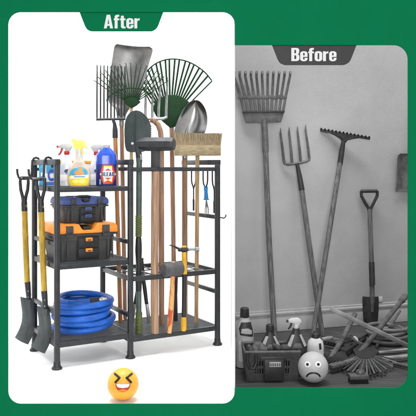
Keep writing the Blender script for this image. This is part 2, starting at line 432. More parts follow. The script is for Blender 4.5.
# ================================================================== TOOL RACK
L0, W0, MID = .915, .39, .39
rack = thing('tool_rack', 'dark grey metal tool rack with shelves, feet and long tool bay', 'tool rack', R(0, 0, 0))
def rbar(a, b, w, h, name='rail', m='rack_metal', bev=.003):
    return MB().bar(R(*a), R(*b), w, h, bev=bev).build(name, m, rack)
for u in (0, MID, L0):
    for v in (0, W0):
        p = MB().tube([R(u, v, .012), R(u, v, .999), R(u, v, 1.0001)], [.0142, .0142, .0140], n=24, k=3.2, up=W).build('post', 'rack_metal', rack)
        MB().loft([(0, .022, .022), (.002, .026, .026), (.008, .026, .026), (.013, .021, .021), (.020, .0175, .0175), (.036, .0170, .0170), (.038, .015, .015)],
                  Matrix.Translation(R(u, v, 0)), 24).build('foot', 'black_plastic', p)
    rbar((u, -.0139, 1.0145), (u, W0 + .0139, 1.0145), .028, .0285)
for u, zs in ((0, (.61, .275)), (MID, (.60, .22)), (L0, (.71, .295))):
    for z in zs: rbar((u, .013, z), (u, W0 - .013, z), .018, .022)
for v in (0, W0):
    rbar((MID + .013, v, .977), (L0 - .013, v, .977), .018, .022)
rbar((.013, W0, .977), (MID - .013, W0, .977), .016, .018)
def deck(u0, u1, z, gap=.0145):
    q = MB(); v0, v1 = .006, W0 - .006
    for sgn in (1, -1):
        c = -1.2
        while c < 1.6:
            pts = []
            # line v = c + sgn*(u)*.75
            def inter():
                us = [u0, u1]; k = sgn * .75; out = []
                for u in us:
                    v = c + k * u
                    if v0 <= v <= v1: out.append((u, v))
                for v in (v0, v1):
                    u = (v - c) / k
                    if u0 < u < u1: out.append((u, v))
                return out
            o = inter()
            if len(o) >= 2: q.bar(R(o[0][0], o[0][1], z + .0012 * sgn), R(o[1][0], o[1][1], z + .0012 * sgn), .0026, .0026)
            c += gap
    return q
def shelf(u0, u1, z, h):
    e0, e1 = u0 + .012, u1 - .012
    for v in (0, W0): rbar((e0, v, z), (e1, v, z), .018, h, 'shelf_bar')
    for u in (u0, u1): rbar((u, .013, z), (u, W0 - .013, z), .016, h * .98, 'shelf_bar')
    deck(u0 + .004, u1 - .004, z + h / 2 - .004).build('mesh_deck', 'rack_mesh', rack)
SH_TOP, SH_MID, SH_BOT = .878, .500, .118
shelf(0, MID, SH_TOP, .024); shelf(0, MID, SH_MID, .028); shelf(0, MID, SH_BOT, .028)
# tool bay: bottom deck and divider grid
BB = .095
for v in (0, W0): rbar((MID + .012, v, BB), (L0 - .012, v, BB), .018, .026, 'shelf_bar')
for u in (MID, L0): rbar((u, .013, BB - .0005), (u, W0 - .013, BB - .0005), .016, .025, 'shelf_bar')
deck(MID + .004, L0 - .004, BB + .009).build('mesh_deck', 'rack_mesh', rack)
GZ = .409
for v in (0, W0): rbar((MID + .012, v, GZ), (L0 - .012, v, GZ), .018, .026, 'shelf_bar')
for u in (MID, L0): rbar((u, .013, GZ), (u, W0 - .013, GZ), .016, .024, 'shelf_bar')
q = MB()
for i in range(1, 7):
    u = MID + (L0 - MID) * i / 7; q.bar(R(u, .008, GZ + .004), R(u, W0 - .008, GZ + .004), .007, .007)
for v in (.13, .255): q.bar(R(MID + .008, v, GZ - .003), R(L0 - .008, v, GZ - .003), .007, .006)
q.build('divider_grid', 'rack_mesh', rack)
for u, z in ((0, SH_TOP), (MID, SH_TOP), (0, SH_MID), (MID, SH_MID), (0, SH_BOT), (MID - .0, GZ), (L0, GZ), (MID, BB), (L0, BB), (L0, .977), (MID, .977), (MID, SH_BOT)):
    MB().loft([(0, .0052, .0052), (.0025, .0050, .0050), (.0036, .0035, .0035)], Matrix.Translation(R(u, -.0135, z)) @ RM.to_3x3().to_4x4() @ Matrix.Rotation(PI / 2, 4, 'X'), 12).build('bolt', 'black_plastic', rack)
TOPZ, MIDZ, BOTZ, BAYZ = SH_TOP + .0125, SH_MID + .0145, SH_BOT + .0145, BB + .0125

# ================================================================== LONG TOOLS IN THE BAY
def pole(t, pts, r, m, name='handle', n=14):
    """pts: (px,py,D) list from the bottom up"""
    return MB().tube([P(*p) for p in pts], r, n).build(name, m, t)
def shaft_path(b, t, n=8):
    return [(b[0] + (t[0] - b[0]) * i / n, b[1] + (t[1] - b[1]) * i / n, b[2] + (t[2] - b[2]) * i / n) for i in range(n + 1)]
def base_y(z, D): return CY + FPX * (H - z) / D

# flat square shovel (behind everything)
D = 4.0
t = thing('square_shovel', 'tall square-mouth steel shovel standing blade up behind the bedding fork', 'shovel', P(125, base_y(BAYZ, D), D))
pole(t, shaft_path((125, base_y(BAYZ, D), D), (121.5, 118, D)), .0125, 'wood_brown')
sr = [(117.5, 126, 116, 0), (116, 130, 109, 0), (109.5, 138, 103, 0), (108.3, 142, 92, .3), (109.6, 145, 78, .8), (111.6, 148.4, 65, 1.4), (113.4, 151.6, 54, 2), (114.4, 152.9, 48.6, 2.4), (115.4, 152.2, 46.4, 2.6), (117.6, 149.5, 44.7, 2.6)]
MB().rows(sr, D, dish=.03, bow=.02, thick=.003, nu=20).build('blade', 'shovel_steel', t)
MB().tube([P(121.6, 126, D - .004), P(121.2, 112, D - .006), P(123, 100, D - .012)], [.016, .016, .004], 14).build('socket', 'shovel_steel', t)

# bedding fork with straight tines
D = 3.93
t = thing('bedding_fork', 'dark bedding fork with straight upright tines and orange wooden handle', 'fork', P(120.5, base_y(BAYZ, D), D))
pole(t, shaft_path((120.5, base_y(BAYZ, D), D), (115.2, 134, D)), .0128, 'wood_orange')
MB().tube([P(115.2, 138, D), P(115.1, 130, D), P(114.6, 124, D), P(113, 119.5, D)], [.0165, .0155, .010, .009], 14).build('socket', 'fork_dark', t)
MB().tube([P(96.3, 119.4, D), P(125.5, 118.8, D)], .0075, 10).build('crossbar', 'fork_dark', t)
for i in range(9):
    x = 97 + 3.48 * i
    MB().tube([P(x, 119, D), P(x, 112, D + .012), P(x, 95, D + .02), P(x + .1, 75, D + .012), P(x + .1, 65 + .15 * i, D)], [.0048, .0048, .0047, .0044, .0030], 8).build('tine', 'fork_dark', t)

# small open fan rake
D = 3.80
t = thing('fan_rake', 'small dark green fan rake with open springy tines above the folding spade', 'rake', P(131.5, base_y(BAYZ, D), D))
pole(t, shaft_path((131.5, base_y(BAYZ, D), D), (131.3, 104, D)), .0095, 'wood_tan')
hub = [(131.5, 108.5), (127, 105.5), (123.3, 102.2), (126.5, 99), (131, 97.2), (136.5, 98), (140.8, 102), (136.5, 105.8)]
MB().slab(hub, D - .008, .010, .002).build('hub', 'rake_green', t)
HUBP = (131.3, 104.5)
NT = 17
for i in range(NT):
    a = math.radians(147 - (147 - 33) * i / (NT - 1))
    ex, ey = HUBP[0] + 43.5 * math.cos(a), HUBP[1] - 41 * math.sin(a) ** .9
    q0 = V((HUBP[0] + 5 * math.cos(a), HUBP[1] - 4.5 * math.sin(a)))
    q1 = V((ex, ey)); jj = random.uniform(-.6, .6)
    pts = [P(q0.x, q0.y, D - .008), P(q0.x * .5 + q1.x * .5, q0.y * .5 + q1.y * .5 + .8, D - .018), P(q0.x * .12 + q1.x * .88 + jj, q0.y * .12 + q1.y * .88, D - .02),
           P(q1.x + jj, q1.y, D - .005), P(q1.x - 1.2 + jj, q1.y - .6, D + .02)]
    MB().tube(pts, [.0030, .0028, .0026, .0024, .0015], 6).build('tine', 'rake_green', t)
MB().tube([P(HUBP[0] + 27 * math.cos(a), HUBP[1] + 4 - 20.5 * math.sin(a), D - .0155) for a in [math.radians(158 - 136 * i / 20) for i in range(21)]], .0034, 6).build('spreader', 'rake_green', t)

# large leaf rake with bordered fan
D = 4.02
t = thing('leaf_rake', 'large dark green leaf rake with a closed rim round its fan', 'rake', P(174.5, base_y(BAYZ, D), D))
pole(t, shaft_path((174.5, base_y(BAYZ, D), D), (171.5, 116, D)), .0135, 'wood_brown')
hub = [(170, 128), (163, 122), (156, 116), (152.5, 109), (155, 102), (161, 97.5), (168, 95), (176, 95), (183, 97.5), (190, 102.5), (186, 111), (180, 120), (175, 127)]
MB().slab(hub, D - .012, .006, .001).build('hub', 'rake_green', t)
rim = [(140.5, 84), (143.5, 76.5), (149, 69), (156, 63.5), (164, 60.2), (172, 59), (181, 59.8), (190, 62.6), (198, 67), (205.5, 73), (212, 81)]
def cr(pts, n=4):
    out = []; m = len(pts) - 1
    for i in range(m):
        q = [V(pts[max(0, min(m, i + o))]) for o in (-1, 0, 1, 2)]
        for k in range(n):
            f = k / n; out.append(.5 * (2 * q[1] + (q[2] - q[0]) * f + (2 * q[0] - 5 * q[1] + 4 * q[2] - q[3]) * f * f + (3 * q[1] - q[0] - 3 * q[2] + q[3]) * f ** 3))
    out.append(V(pts[m])); return out
rc = cr(rim, 6)
MB().tube([P(153, 107, D - .012)] + [P(p.x, p.y, D - .02) for p in rc] + [P(188, 105, D - .012)], .0042, 8).build('rim', 'rake_green', t)
for i in range(17):
    f = (i + .25) / 17.3; e_ = rc[min(len(rc) - 1, int(f * (len(rc) - 1)))]
    a = math.radians(150 - 118 * f); s_ = (171 + 18 * math.cos(a), 111 - 14 * math.sin(a))
    MB().tube([P(s_[0], s_[1], D - .012), P((s_[0] + e_.x) / 2, (s_[1] + e_.y) / 2, D - .022), P(e_.x, e_.y, D - .02)], .0042, 6, a=1.35, b=.5, up=(0, -1, 0)).build('tine', 'rake_green', t)

# garden fork, bent neck
D = 3.86
t = thing('garden_fork', 'grey steel four-tined garden fork on a brown handle with bent neck', 'fork', P(161.5, base_y(BAYZ, D), D))
pole(t, [(161.8, base_y(BAYZ, D), D), (161.5, 300, D), (161.5, 250, D), (161.3, 200, D), (161.3, 160, D), (161.2, 140, D), (160.4, 131, D), (158.2, 125, D), (154.5, 121.2, D), (150.5, 119.6, D)], .0155, 'wood_brown')
MB().tube([P(144.5, 117.5, D), P(148, 118.6, D), P(156, 118.9, D), P(163.5, 118.5, D), P(167, 117, D)], .0088, 10).build('crossbar', 'fork_steel', t)
for x0, x1, y1 in ((145.3, 146.5, 72), (152.2, 154, 73), (158.8, 161, 75), (166.3, 167.6, 77.5)):
    MB().tube([P(x0, 118.5, D), P(x0 + .1, 108, D + .012), P((x0 + x1) / 2, 92, D + .015), P(x1, y1 + 4, D), P(x1 + .1, y1, D - .008)], [.0076, .0074, .0066, .005, .0015], 8).build('tine', 'fork_steel', t)

# bright round-point shovel
D = 4.03
t = thing('round_shovel', 'shiny round-point shovel, blade up behind the push broom', 'shovel', P(184.8, base_y(BAYZ, D), D))
pole(t, shaft_path((185, base_y(BAYZ, D), D), (184.8, 140, D)), .0155, 'wood_brown')
rr = [(172.5, 196, 142), (173.5, 204, 134), (176, 206.8, 126), (179.2, 207.3, 118), (183, 205.8, 110.5), (187, 202.8, 105), (191.5, 199.6, 101.8), (195.2, 196.2, 100.6)]
MB().rows(rr, D - .01, dish=.045, bow=.02, thick=.003, nu=20).build('blade', 'shovel_bright', t)
MB().tube([P(184.8, 158, D), P(184.9, 146, D - .002), P(186, 134, D + .004), P(188, 124, D + .006)], [.019, .018, .014, .003], 14).build('socket', 'shovel_bright', t)

# push broom
D = 3.92
t = thing('push_broom', 'tan push broom turned bristles up on a pale handle', 'broom', P(196.6, base_y(BAYZ, D), D + .05))
pole(t, shaft_path((196.3, base_y(BAYZ, D), D), (197.5, 152, D - .01)), .0118, 'wood_tan')
BY = math.radians(8)
c = P(197.3, 150.5, D - .02)
MB().box((.262, .062, .060), frame(c, BY), .004).build('brush_block', 'broom_block', t)
q = MB()
for i in range(44):
    for j in range(6):
        x = -.127 + .254 * i / 43; y = -.024 + .048 * j / 5
        sx = x * 1.07 + random.uniform(-.003, .003); h = .066 + random.uniform(-.002, .003)
        M = frame(c, BY)
        q.tube([M @ V((x, y, .029)), M @ V((sx, y * 1.15, .03 + h))], [.0046, .0034], 5)
q.build('bristles', 'bristle', t)

# folding spade
D = 3.66
t = thing('folding_spade', 'dark folding spade with serrated blade edge and olive ribbed grips', 'spade', P(139, base_y(BAYZ, D), D))
bl = [tuple(p) for p in cr([(136, 110), (131, 111.5), (127.3, 115.5), (125.2, 121), (124.4, 128), (124.5, 137), (125.2, 146), (127, 151.0), (131, 152.4)], 4)]
bl += [tuple(p) for p in cr([(140, 152.4), (145, 151.2), (148.6, 147), (151, 140.5)], 4)]
yy = 140.5
while yy > 126: bl += [(151.9, yy - .5), (150.7, yy - 1.7)]; yy -= 1.9
bl += [tuple(p) for p in cr([(151.2, 126), (148.6, 119.6), (145, 114.9), (140.8, 111.4), (136.2, 110)], 4)][:-1]
MB().slab(bl, D, .005, .0012, Matrix.Rotation(math.radians(-5), 4, 'X')).build('blade', 'spade_green', t)
MB().tube([P(135.3, 148, D - .004), P(134.5, 130, D - .007), P(135.5, 113, D - .003)], [.006, .005, .002], 8).build('blade_rib', 'spade_green', t)
MB().loft([(0, .007, .007), (.006, .007, .007), (.007, .004, .004)], Matrix.Translation(P(132.4, 143.5, D - .006)) @ Matrix.Rotation(PI / 2, 4, 'X'), 16).build('rivet', 'silver', t)
MB().tube([P(139.2, 162, D - .002), P(138.8, 154, D - .002), P(137.4, 149, D - .006), P(136, 144, D - .007)], [.0165, .017, .014, .006], 14, b=.75).build('hinge', 'hammer_iron', t)
MB().tube([P(141.2, 160, D - .014), P(140.6, 154, D - .015)], .006, 10).build('lock_nut', 'fork_steel', t)
MB().tube([P(138.8, 216, D), P(139.0, 190, D), P(139.2, 158, D - .003)], [.0155, .0158, .0155], 16).build('upper_tube', 'tube_green', t)
def ribbed(p0, p1, r, n, amp=.0012):
    q = MB(); m = n * 4; pts = []; rs = []
    for i in range(m + 1):
        pts.append(P(*p0).lerp(P(*p1), i / m)); rs.append(r + (amp if i % 4 in (1, 2) else -amp))
    return q.tube(pts, rs, 18)
ribbed((138.6, 236.5, D), (138.8, 215, D), .0172, 9).build('grip_sleeve', 'grip_olive', t)
MB().tube([P(138.6, 291, D), P(138.7, 281, D), P(138.6, 268, D), P(138.6, 250, D), P(138.6, 241, D), P(138.6, 236, D)], [.016, .018, .014, .0185, .0165, .013], 18).build('middle_grip', 'black_plastic', t)
MB().tube([P(138.8, 316, D), P(138.8, 288, D)], .0150, 16).build('lower_tube', 'tube_green', t)
ribbed((138.9, base_y(BAYZ, D), D), (138.8, 312, D), .0185, 6, .0007).build('end_grip', 'grip_olive', t)

# sledgehammer
D = 3.66
t = thing('sledgehammer', 'black sledgehammer with thick pale wooden handle, head up', 'sledgehammer', P(155, base_y(BAYZ, D), D))
pole(t, [(154.8, base_y(BAYZ, D), D), (154.6, 300, D), (154.7, 250, D), (155, 200, D), (155.4, 166, D)], [.0215, .021, .0205, .0208, .021], 'wood_light')
MB().box((.047, .042, .098), Matrix.Translation(P(155.5, 159, D)), .006).build('collar', 'hammer_iron', t)
M = frame(P(155.6, 144.2, D - .005), math.radians(-14))
q = MB(); xs = [(-.104, .026), (-.100, .032), (-.080, .036), (-.03, .037), (.03, .037), (.080, .036), (.100, .032), (.104, .026)]
q.tube([M @ V((x, 0, 0)) for x, r in xs], [r * 1.07 for x, r in xs], 8, up=(0, math.cos(PI / 8), math.sin(PI / 8))).build('head', 'hammer_iron', t, sharp=25)

# club hammer resting in the grid
D = 3.66
GT = GZ + .013
t = thing('club_hammer', 'grey club hammer with red-flecked wooden handle beside the claw hammer', 'hammer', P(170.5, 332, D))
pole(t, [(169.3, 333, D), (170, 322, D), (171.5, 300, D), (172.6, 280, D), (173.3, 266, D)], [.0115, .0145, .0145, .0125, .0125], 'hammer_wood')
c = P(172.4, 269.3, D - .005)
M = frame(c, math.radians(38), 0, math.radians(0))
q = MB(); q.tube([M @ V((x, 0, 0)) for x in (-.058, -.054, -.048, .048, .054, .058)], [.030, .035, .0375, .0375, .035, .030], 24).build('head', 'mallet_grey', t)
MB().loft([(0, .013, .013), (.004, .012, .012), (.006, .009, .009)], Matrix.Translation(c + V((.004, .0, .0355))), 16).build('handle_end', 'wood_tan', t)

# claw hammer
D = 3.72
t = thing('claw_hammer', 'claw hammer with yellow grip and steel face hooked in the grid', 'hammer', P(184, 329, D))
MB().tube([P(184.3, 274, D), P(184.2, 262, D), P(184, 252, D)], [.0155, .0135, .012], 14, b=.8).build('grip', 'yellow_grip', t)
MB().tube([P(183.8, 319, D), P(184.2, 290, D), P(184.4, 273, D)], [.0125, .012, .012], 14, b=.8).build('handle', 'black_plastic', t)
MB().tube([P(183.6, 331, D), P(183.6, 329, D), P(183.7, 320, D), P(183.8, 317, D)], [.011, .0155, .0155, .013], 14, b=.85).build('grip_end', 'yellow_grip', t)
MB().tube([P(178, 249.5, D), P(184, 249.8, D), P(188.5, 249.3, D)], [.010, .013, .010], 12).build('head', 'black_plastic', t)
MB().tube([P(187.5, 249.3, D), P(192, 248.9, D), P(195, 249, D), P(195.6, 249, D), P(199.5, 249.4, D)], [.009, .0085, .009, .0125, .0125], 14).build('face', 'fork_steel', t)
for dy in (-.008, .008):
    MB().tube([P(179, 249, D + dy * .5), P(175, 246.8, D + dy), P(171, 245.3, D + dy * 1.5), P(168.8, 245.2, D + dy * 1.8)], [.007, .0055, .004, .0015], 8, b=.6).build('claw', 'fork_dark', t)
MB().tube([P(181.5, 246.8, D - .004), P(186.5, 246.8, D - .004)], .006, 10).build('cap', 'yellow_grip', t)

# hedge shears, blades down
D = 3.84
t = thing('hedge_shears', 'hedge shears standing blades down between folding spade and sledgehammer', 'shears', P(148, 327, D))
for sx, xa, xb, xc in ((1, 143.2, 146.6, 149.6), (-1, 140.5, 135.0, 132.3)):
    hd = MB().tube([P(xb, 304, D), P((xa + xb) / 2, 290, D), P(xa, 278, D), P(xa - 1.5 * sx, 258, D)], [.010, .0115, .0105, .009], 12, b=.8).build('handle', 'black_plastic', t)
    MB().slab([(xb - 1.6, 302), (xb + 1.8, 302), (xc + 1.6, base_y(BAYZ, D) - 3), (xc - 1.5, base_y(BAYZ, D) - .6), (xc - 2.4, base_y(BAYZ, D) - 2)], D + .004 * sx, .005, .001).build('blade', 'fork_steel', t)

# hatchet standing behind club hammer (dark grip visible)
D = 3.95
t = thing('hand_axe', 'small hand axe with black grip behind the club hammer', 'axe', P(175.6, base_y(BAYZ, D), D))
MB().tube([P(175.8, base_y(BAYZ, D), D), P(175.6, 296, D)], [.012, .0105], 12, b=.8).build('grip', 'black_plastic', t)
MB().tube([P(175.6, 297, D), P(176.6, 270, D)], [.010, .009], 12, b=.8).build('handle', 'fork_dark', t)
MB().slab([(171, 272), (180, 271), (180, 266), (171, 264)], D, .02, .003).build('head', 'fork_dark', t)

# ================================================================== HANGING SHOVELS + HOOKS
def hanging(v, pxh, D, dx, dy, label, hlabel):
    hk = thing('hanger_hook', hlabel, 'hook', R(0, v, 1.0), 'wire hooks over the left end rail')
    a = R(0, v, 1.0145)
    out = -U
    MB().tube([a + U * .020 + Z * -.028, a + U * .021 + Z * .006, a + U * .012 + Z * .021, a + Z * .0255, a + out * .012 + Z * .021, a + out * .021 + Z * .006,
               a + out * .023 - Z * .05, a + out * .026 - Z * .080, a + out * .04 - Z * .088, a + out * .075 - Z * .088, a + out * .092 - Z * .082, a + out * .099 - Z * .06, a + out * .101 - Z * .035], .0062, 10).build('hook_wire', 'black_plastic', hk)
    MB().bar(a + out * .026 - Z * .082, a + out * .082 - Z * .082, .014, .010, bev=.002).build('hook_pad', 'fork_steel', hk)
    t = thing('hanging_shovel', label, 'shovel', P(pxh, 180, D), 'yellow-shafted shovels hung on the left end of the rack')
    x = pxh
    for sx in (-1, 1):
        MB().tube([P(x + sx * 3.9, 178 + dy, D), P(x + sx * 4.0, 184 + dy, D), P(x + sx * 3.4, 191 + dy, D), P(x + sx * 1.8, 197 + dy, D), P(x + sx * .7, 203 + dy, D)], [.0075, .0085, .0088, .009, .010], 12).build('fork_arm', 'black_plastic', t)
    MB().tube([P(x - 3.9, 178.5 + dy, D), P(x + 3.9, 178.5 + dy, D)], .0075, 12).build('crossgrip', 'black_plastic', t)
    MB().tube([P(x + .3, 212 + dy, D), P(x, 204 + dy, D), P(x, 198 + dy, D)], [.0165, .0158, .013], 16).build('collar', 'black_plastic', t)
    MB().tube([P(x + 3.2 + (.4 if dx else 0), 285 + dx, D), P(x + 1.6, 250 + dy, D), P(x + .2, 206 + dy, D)], [.0150, .0158, .0155], 18).build('shaft', 'shaft_yellow', t)
    X = x + 4.2
    MB().tube([P(X + .6, 306 + dx, D - .012), P(X + .2, 295 + dx, D - .006), P(X - .9, 282 + dx, D)], [.008, .014, .0165], 14).build('socket', 'black_plastic', t)
    b = [(X - 8.6, X + 3.2, 297 + dx, 1.5), (X - 7.2, X + 5.2, 304 + dx, 2), (X - 5.8, X + 6.6, 312 + dx, 3), (X - 6.2, X + 6.6, 321 + dx, 4.5), (X - 9, X + 4.6, 329 + dx, 5.5), (X - 14, X - .8, 338 + dx, 7)]
    def dish_rows(rows):
        q = MB(); q.rows(rows, D - .012, dish=-.012, bow=-.02, thick=.0028, nu=14); return q
    dish_rows(b).build('blade', 'blade_slate', t)
    MB().tube([P(X + .8, 300 + dx, D - .022), P(X + 1.4, 309 + dx, D - .020), P(X + 1.2, 318 + dx, D - .026), P(X - .8, 328 + dx, D - .030), P(X - 3.6, 336 + dx, D - .026)], [.010, .0085, .007, .0055, .002], 10, b=.6).build('blade_rib', 'blade_slate', t)
    for yy_ in (291, 297):
        MB().loft([(0, .0045, .0045), (.003, .0035, .0035)], Matrix.Translation(P(X - .2, yy_ + dx, D - .0195)) @ Matrix.Rotation(PI / 2, 4, 'X'), 10).build('rivet', 'fork_steel', t)
hanging(.36, 24.2, 3.655, 0, -1, 'yellow-shafted hanging shovel, the rear one nearer the back post', 'black wire hook on the left end rail near the back post')
hanging(.14, 40.8, 3.480, 9, 0, 'yellow-shafted hanging shovel, the front one nearer the front post', 'black wire hook on the left end rail near the front post')

# ================================================================== HAND TOOLS ON THE RIGHT END
def dbl_hook(v, label, s=1.0, stem=True):
    a = R(L0, v, 1.0)
    t = thing('double_hook', label, 'hook', a, 'double wire hooks under the right end rail')
    w = .026 * s
    for sg in (-1, 1):
        MB().tube([a + W * sg * w - Z * .012, a + W * sg * w - Z * .085, a + W * sg * w * .8 - Z * .108, a + W * sg * w * .3 - Z * .125, a - Z * .14], .0044, 8).build('prong', 'wire_dark', t)
    if stem: MB().tube([a - Z * .138, a - Z * .20, a - Z * .205, a - Z * .27], [.0038, .0038, .006, .0055], 8).build('stem', 'wire_dark', t)
    return t
dbl_hook(.275, 'dark double wire hook nearest the back post of the right end')
dbl_hook(.135, 'dark double wire hook holding the blue-handled cultivator', stem=False)
dbl_hook(.035, 'dark double wire hook nearest the front post of the right end', .8)
a = R(L0, .135, 0); D = a.y
t = thing('hand_cultivator', 'small hand cultivator with blue grip hanging at the right end', 'cultivator', P(206, 190, D))
MB().tube([P(206.2, 199.5, D), P(206.2, 198, D), P(206, 192, D), P(205.8, 188, D), P(205.8, 186, D)], [.0125, .013, .0105, .0125, .010], 14).build('grip', 'grip_blue', t)
MB().loft([(0, .017, .012), (.006, .017, .012)], Matrix.Translation(P(206.2, 200, D)), 16).build('collar', 'grip_blue', t)
for dx in (-1.6, 0, 1.6):
    MB().tube([P(206.3, 199, D), P(206.6 + dx * .4, 204, D), P(206.8 + dx, 209, D - .004), P(206.9 + dx, 214, D - .012), P(206.9 + dx * .9, 215.5, D - .02)], [.0032, .0032, .003, .0028, .0015], 8).build('prong', 'fork_steel', t)
a = R(L0, .02, .705)
t = MB().tube([a + U * .008, a + U * .03, a + U * .055 - Z * .004, a + U * .066 + Z * .004, a + U * .068 + Z * .016], .0035, 8).build('peg_hook', 'wire_dark', loc=a)
tag(t, 'tiny wire peg hook sticking out of the right end rail', 'hook')

# ================================================================== TOP SHELF
def spray_head(t, c, s, face, m_head, m_col, m_trig):
    """trigger spray top; c = collar base centre, face = +1 nozzle to the right"""
    M = frame(c, 0) @ Matrix.Diagonal((face, 1, 1, 1))
    MB().loft([(0, .016 * s, .016 * s), (.003, .0175 * s, .0175 * s), (.022 * s, .0165 * s, .0165 * s), (.024 * s, .012 * s, .012 * s)], Matrix.Translation(c), 24).build('collar', m_col, t)
    hd = [(-.018, .020), (.008, .020), (.012, .036), (.046, .042), (.050, .046), (.050, .058), (.030, .068), (-.010, .072), (-.030, .062), (-.036, .046), (-.026, .038)]
    MB().prism([(x * s, z * s) for x, z in hd], .024 * s, M, .004 * s).build('spray_head', m_head, t)
    MB().prism([(.046 * s, .043 * s), (.062 * s, .043 * s), (.062 * s, .057 * s), (.046 * s, .057 * s)], .017 * s, M, .002 * s).build('nozzle', m_trig, t)
    tr = [(.020, .040), (.036, .040), (.038, .026), (.046, .010), (.054, .000), (.048, -.004), (.036, .006), (.028, .020)]
    MB().prism([(x * s, z * s) for x, z in tr], .012 * s, M, .002 * s).build('trigger', m_trig, t)
def white_spray(u, v, face, label, m_lab):
    o = R(u, v, TOPZ); M = frame(o, math.radians(10))
    t = thing('spray_bottle', label, 'spray bottle', o)
    MB().loft([(0, .030, .022), (.003, .034, .026), (.06, .034, .026), (.10, .033, .025), (.125, .027, .022), (.142, .0155, .0155), (.158, .013, .013), (.165, .013, .013)], M, 28, 2.6).build('body', 'bottle_white', t)
    MB().loft([(.028, .0344, .0264), (.030, .0347, .0267), (.058, .0347, .0267), (.060, .0344, .0264)], M, 28, 2.6).build('label_band', m_lab, t)
    spray_head(t, o + Z * .162, .84, face, 'trigger_grey', 'trigger_red', 'trigger_red')
white_spray(.100, .15, -1, 'white spray bottle with red trigger pointing left, behind the amber bottle', 'label_white')
white_spray(.285, .215, 1, 'white spray bottle with red nozzle pointing right, behind the blue bleach', 'label_white')
# dark emblem on the visible spray bottles
# amber bottle
o = R(.13, .05, TOPZ); M = frame(o, math.radians(6))
t = thing('spray_bottle', 'amber cleaner bottle with yellow trigger at the front of the top shelf', 'spray bottle', o)
MB().loft([(0, .046, .026), (.004, .052, .030), (.03, .057, .032), (.065, .0585, .032), (.088, .054, .031), (.104, .043, .028), (.116, .032, .024), (.122, .029, .023)], M, 36, 2.5).build('body', 'bottle_amber', t)
MB().loft([(.1222, .029, .023), (.135, .022, .019), (.150, .0185, .017), (.170, .0165, .0155), (.173, .013, .013)], M, 36, 2.3).build('neck', 'bottle_clear', t)
def front_patch(poly, M, fn, off, th):
    """flat label outline (x,z) wrapped on the front of a body: y = -fn(x,z)-off"""
    b = bmesh.new(); b.faces.new([b.verts.new((x, 0, z)) for x, z in poly])
    bmesh.ops.triangulate(b, faces=b.faces[:])
    bmesh.ops.subdivide_edges(b, edges=b.edges[:], cuts=5, use_grid_fill=True)
    q = MB(); bb = bmesh.new()
    me = bpy.data.meshes.new('tmp'); b.to_mesh(me); b.free(); bb.from_mesh(me); bpy.data.meshes.remove(me)
    bmesh.ops.triangulate(bb, faces=bb.faces[:])
    fs = bb.faces[:]
    e = bmesh.ops.extrude_face_region(bb, geom=fs)
    top = set(v for v in e['geom'] if isinstance(v, bmesh.types.BMVert))
    for v in bb.verts:
        d = fn(v.co.x, v.co.z) + off + (th if v in top else 0)
        v.co = M @ V((v.co.x, -d, v.co.z))
    q._merge(bb); return q
def body_fn(rows, k):
    def fn(x, z):
        for i in range(len(rows) - 1):
            if rows[i][0] <= z <= rows[i + 1][0]:
                f = (z - rows[i][0]) / max(1e-6, rows[i + 1][0] - rows[i][0]); a = rows[i][1] * (1 - f) + rows[i + 1][1] * f; b = rows[i][2] * (1 - f) + rows[i + 1][2] * f
                return b * max(0, 1 - (abs(x) / a) ** k) ** (1 / k)
        return rows[-1][2]
    return fn
am = [(0, .046, .026), (.004, .052, .030), (.03, .057, .032), (.065, .0585, .032), (.088, .054, .031), (.104, .043, .028), (.116, .032, .024), (.122, .029, .023)]
fa = body_fn(am, 2.5)
def ell(cx, cz, a, b, n=28, a0=0, a1=2 * PI): return [(cx + a * math.cos(a0 + (a1 - a0) * i / n), cz + b * math.sin(a0 + (a1 - a0) * i / n)) for i in range(n + (0 if a1 - a0 > 6.2 else 1))]
lab = [(-.038, .007), (.040, .007), (.049, .020), (.050, .060), (.043, .080), (.028, .097), (.010, .103), (-.006, .098), (-.028, .092), (-.045, .076), (-.048, .050), (-.045, .018)]
front_patch(lab, M, fa, .0003, .0005).build('front_label', 'label_yellow', t)
front_patch([(-.047, .054), (.0495, .056), (.043, .080), (.028, .096), (.010, .102), (-.006, .097), (-.028, .091), (-.0445, .075)], M, fa, .0009, .0004).build('label_patch', 'label_cyan', t)
front_patch([(-.046, .041), (.048, .044), (.049, .060), (-.036, .056)], M, fa, .0014, .0004).build('label_patch', 'label_white', t)
front_patch(ell(.004, .070, .024, .012), M, fa, .0016, .0004).build('label_patch', 'label_orange', t)
front_patch(ell(.010, .088, .009, .009), M, fa, .0014, .0004).build('label_patch', 'label_orange', t)
front_patch([(-.022, .048), (.032, .048), (.032, .053), (-.022, .053)], M, fa, .0019, .0004).build('label_patch', 'label_blue', t)
front_patch(ell(-.014, .027, .016, .010), M, fa, .0010, .0004).build('label_patch', 'trigger_yellow', t)
front_patch(ell(.020, .027, .017, .011), M, fa, .0010, .0004).build('label_patch', 'trigger_yellow', t)
M2 = frame(o + Z * .170, 0)
MB().loft([(0, .0175, .0175), (.020, .017, .017)], Matrix.Translation(o + Z * .170), 24).build('collar', 'bottle_clear', t)
yh = [(-.015, .012), (.014, .012), (.020, .028), (.030, .030), (.040, .020), (.044, .024), (.036, .042), (.034, .052), (.024, .064), (.006, .066), (-.010, .066), (-.026, .074), (-.034, .074), (-.036, .062), (-.028, .046), (-.026, .030)]
MB().prism(yh, .026, M2, .004).build('spray_head', 'trigger_yellow', t)
MB().prism([(.012, .012), (.024, .014), (.030, -.004), (.026, -.010), (.018, -.002)], .012, M2, .002).build('trigger', 'trigger_yellow', t)

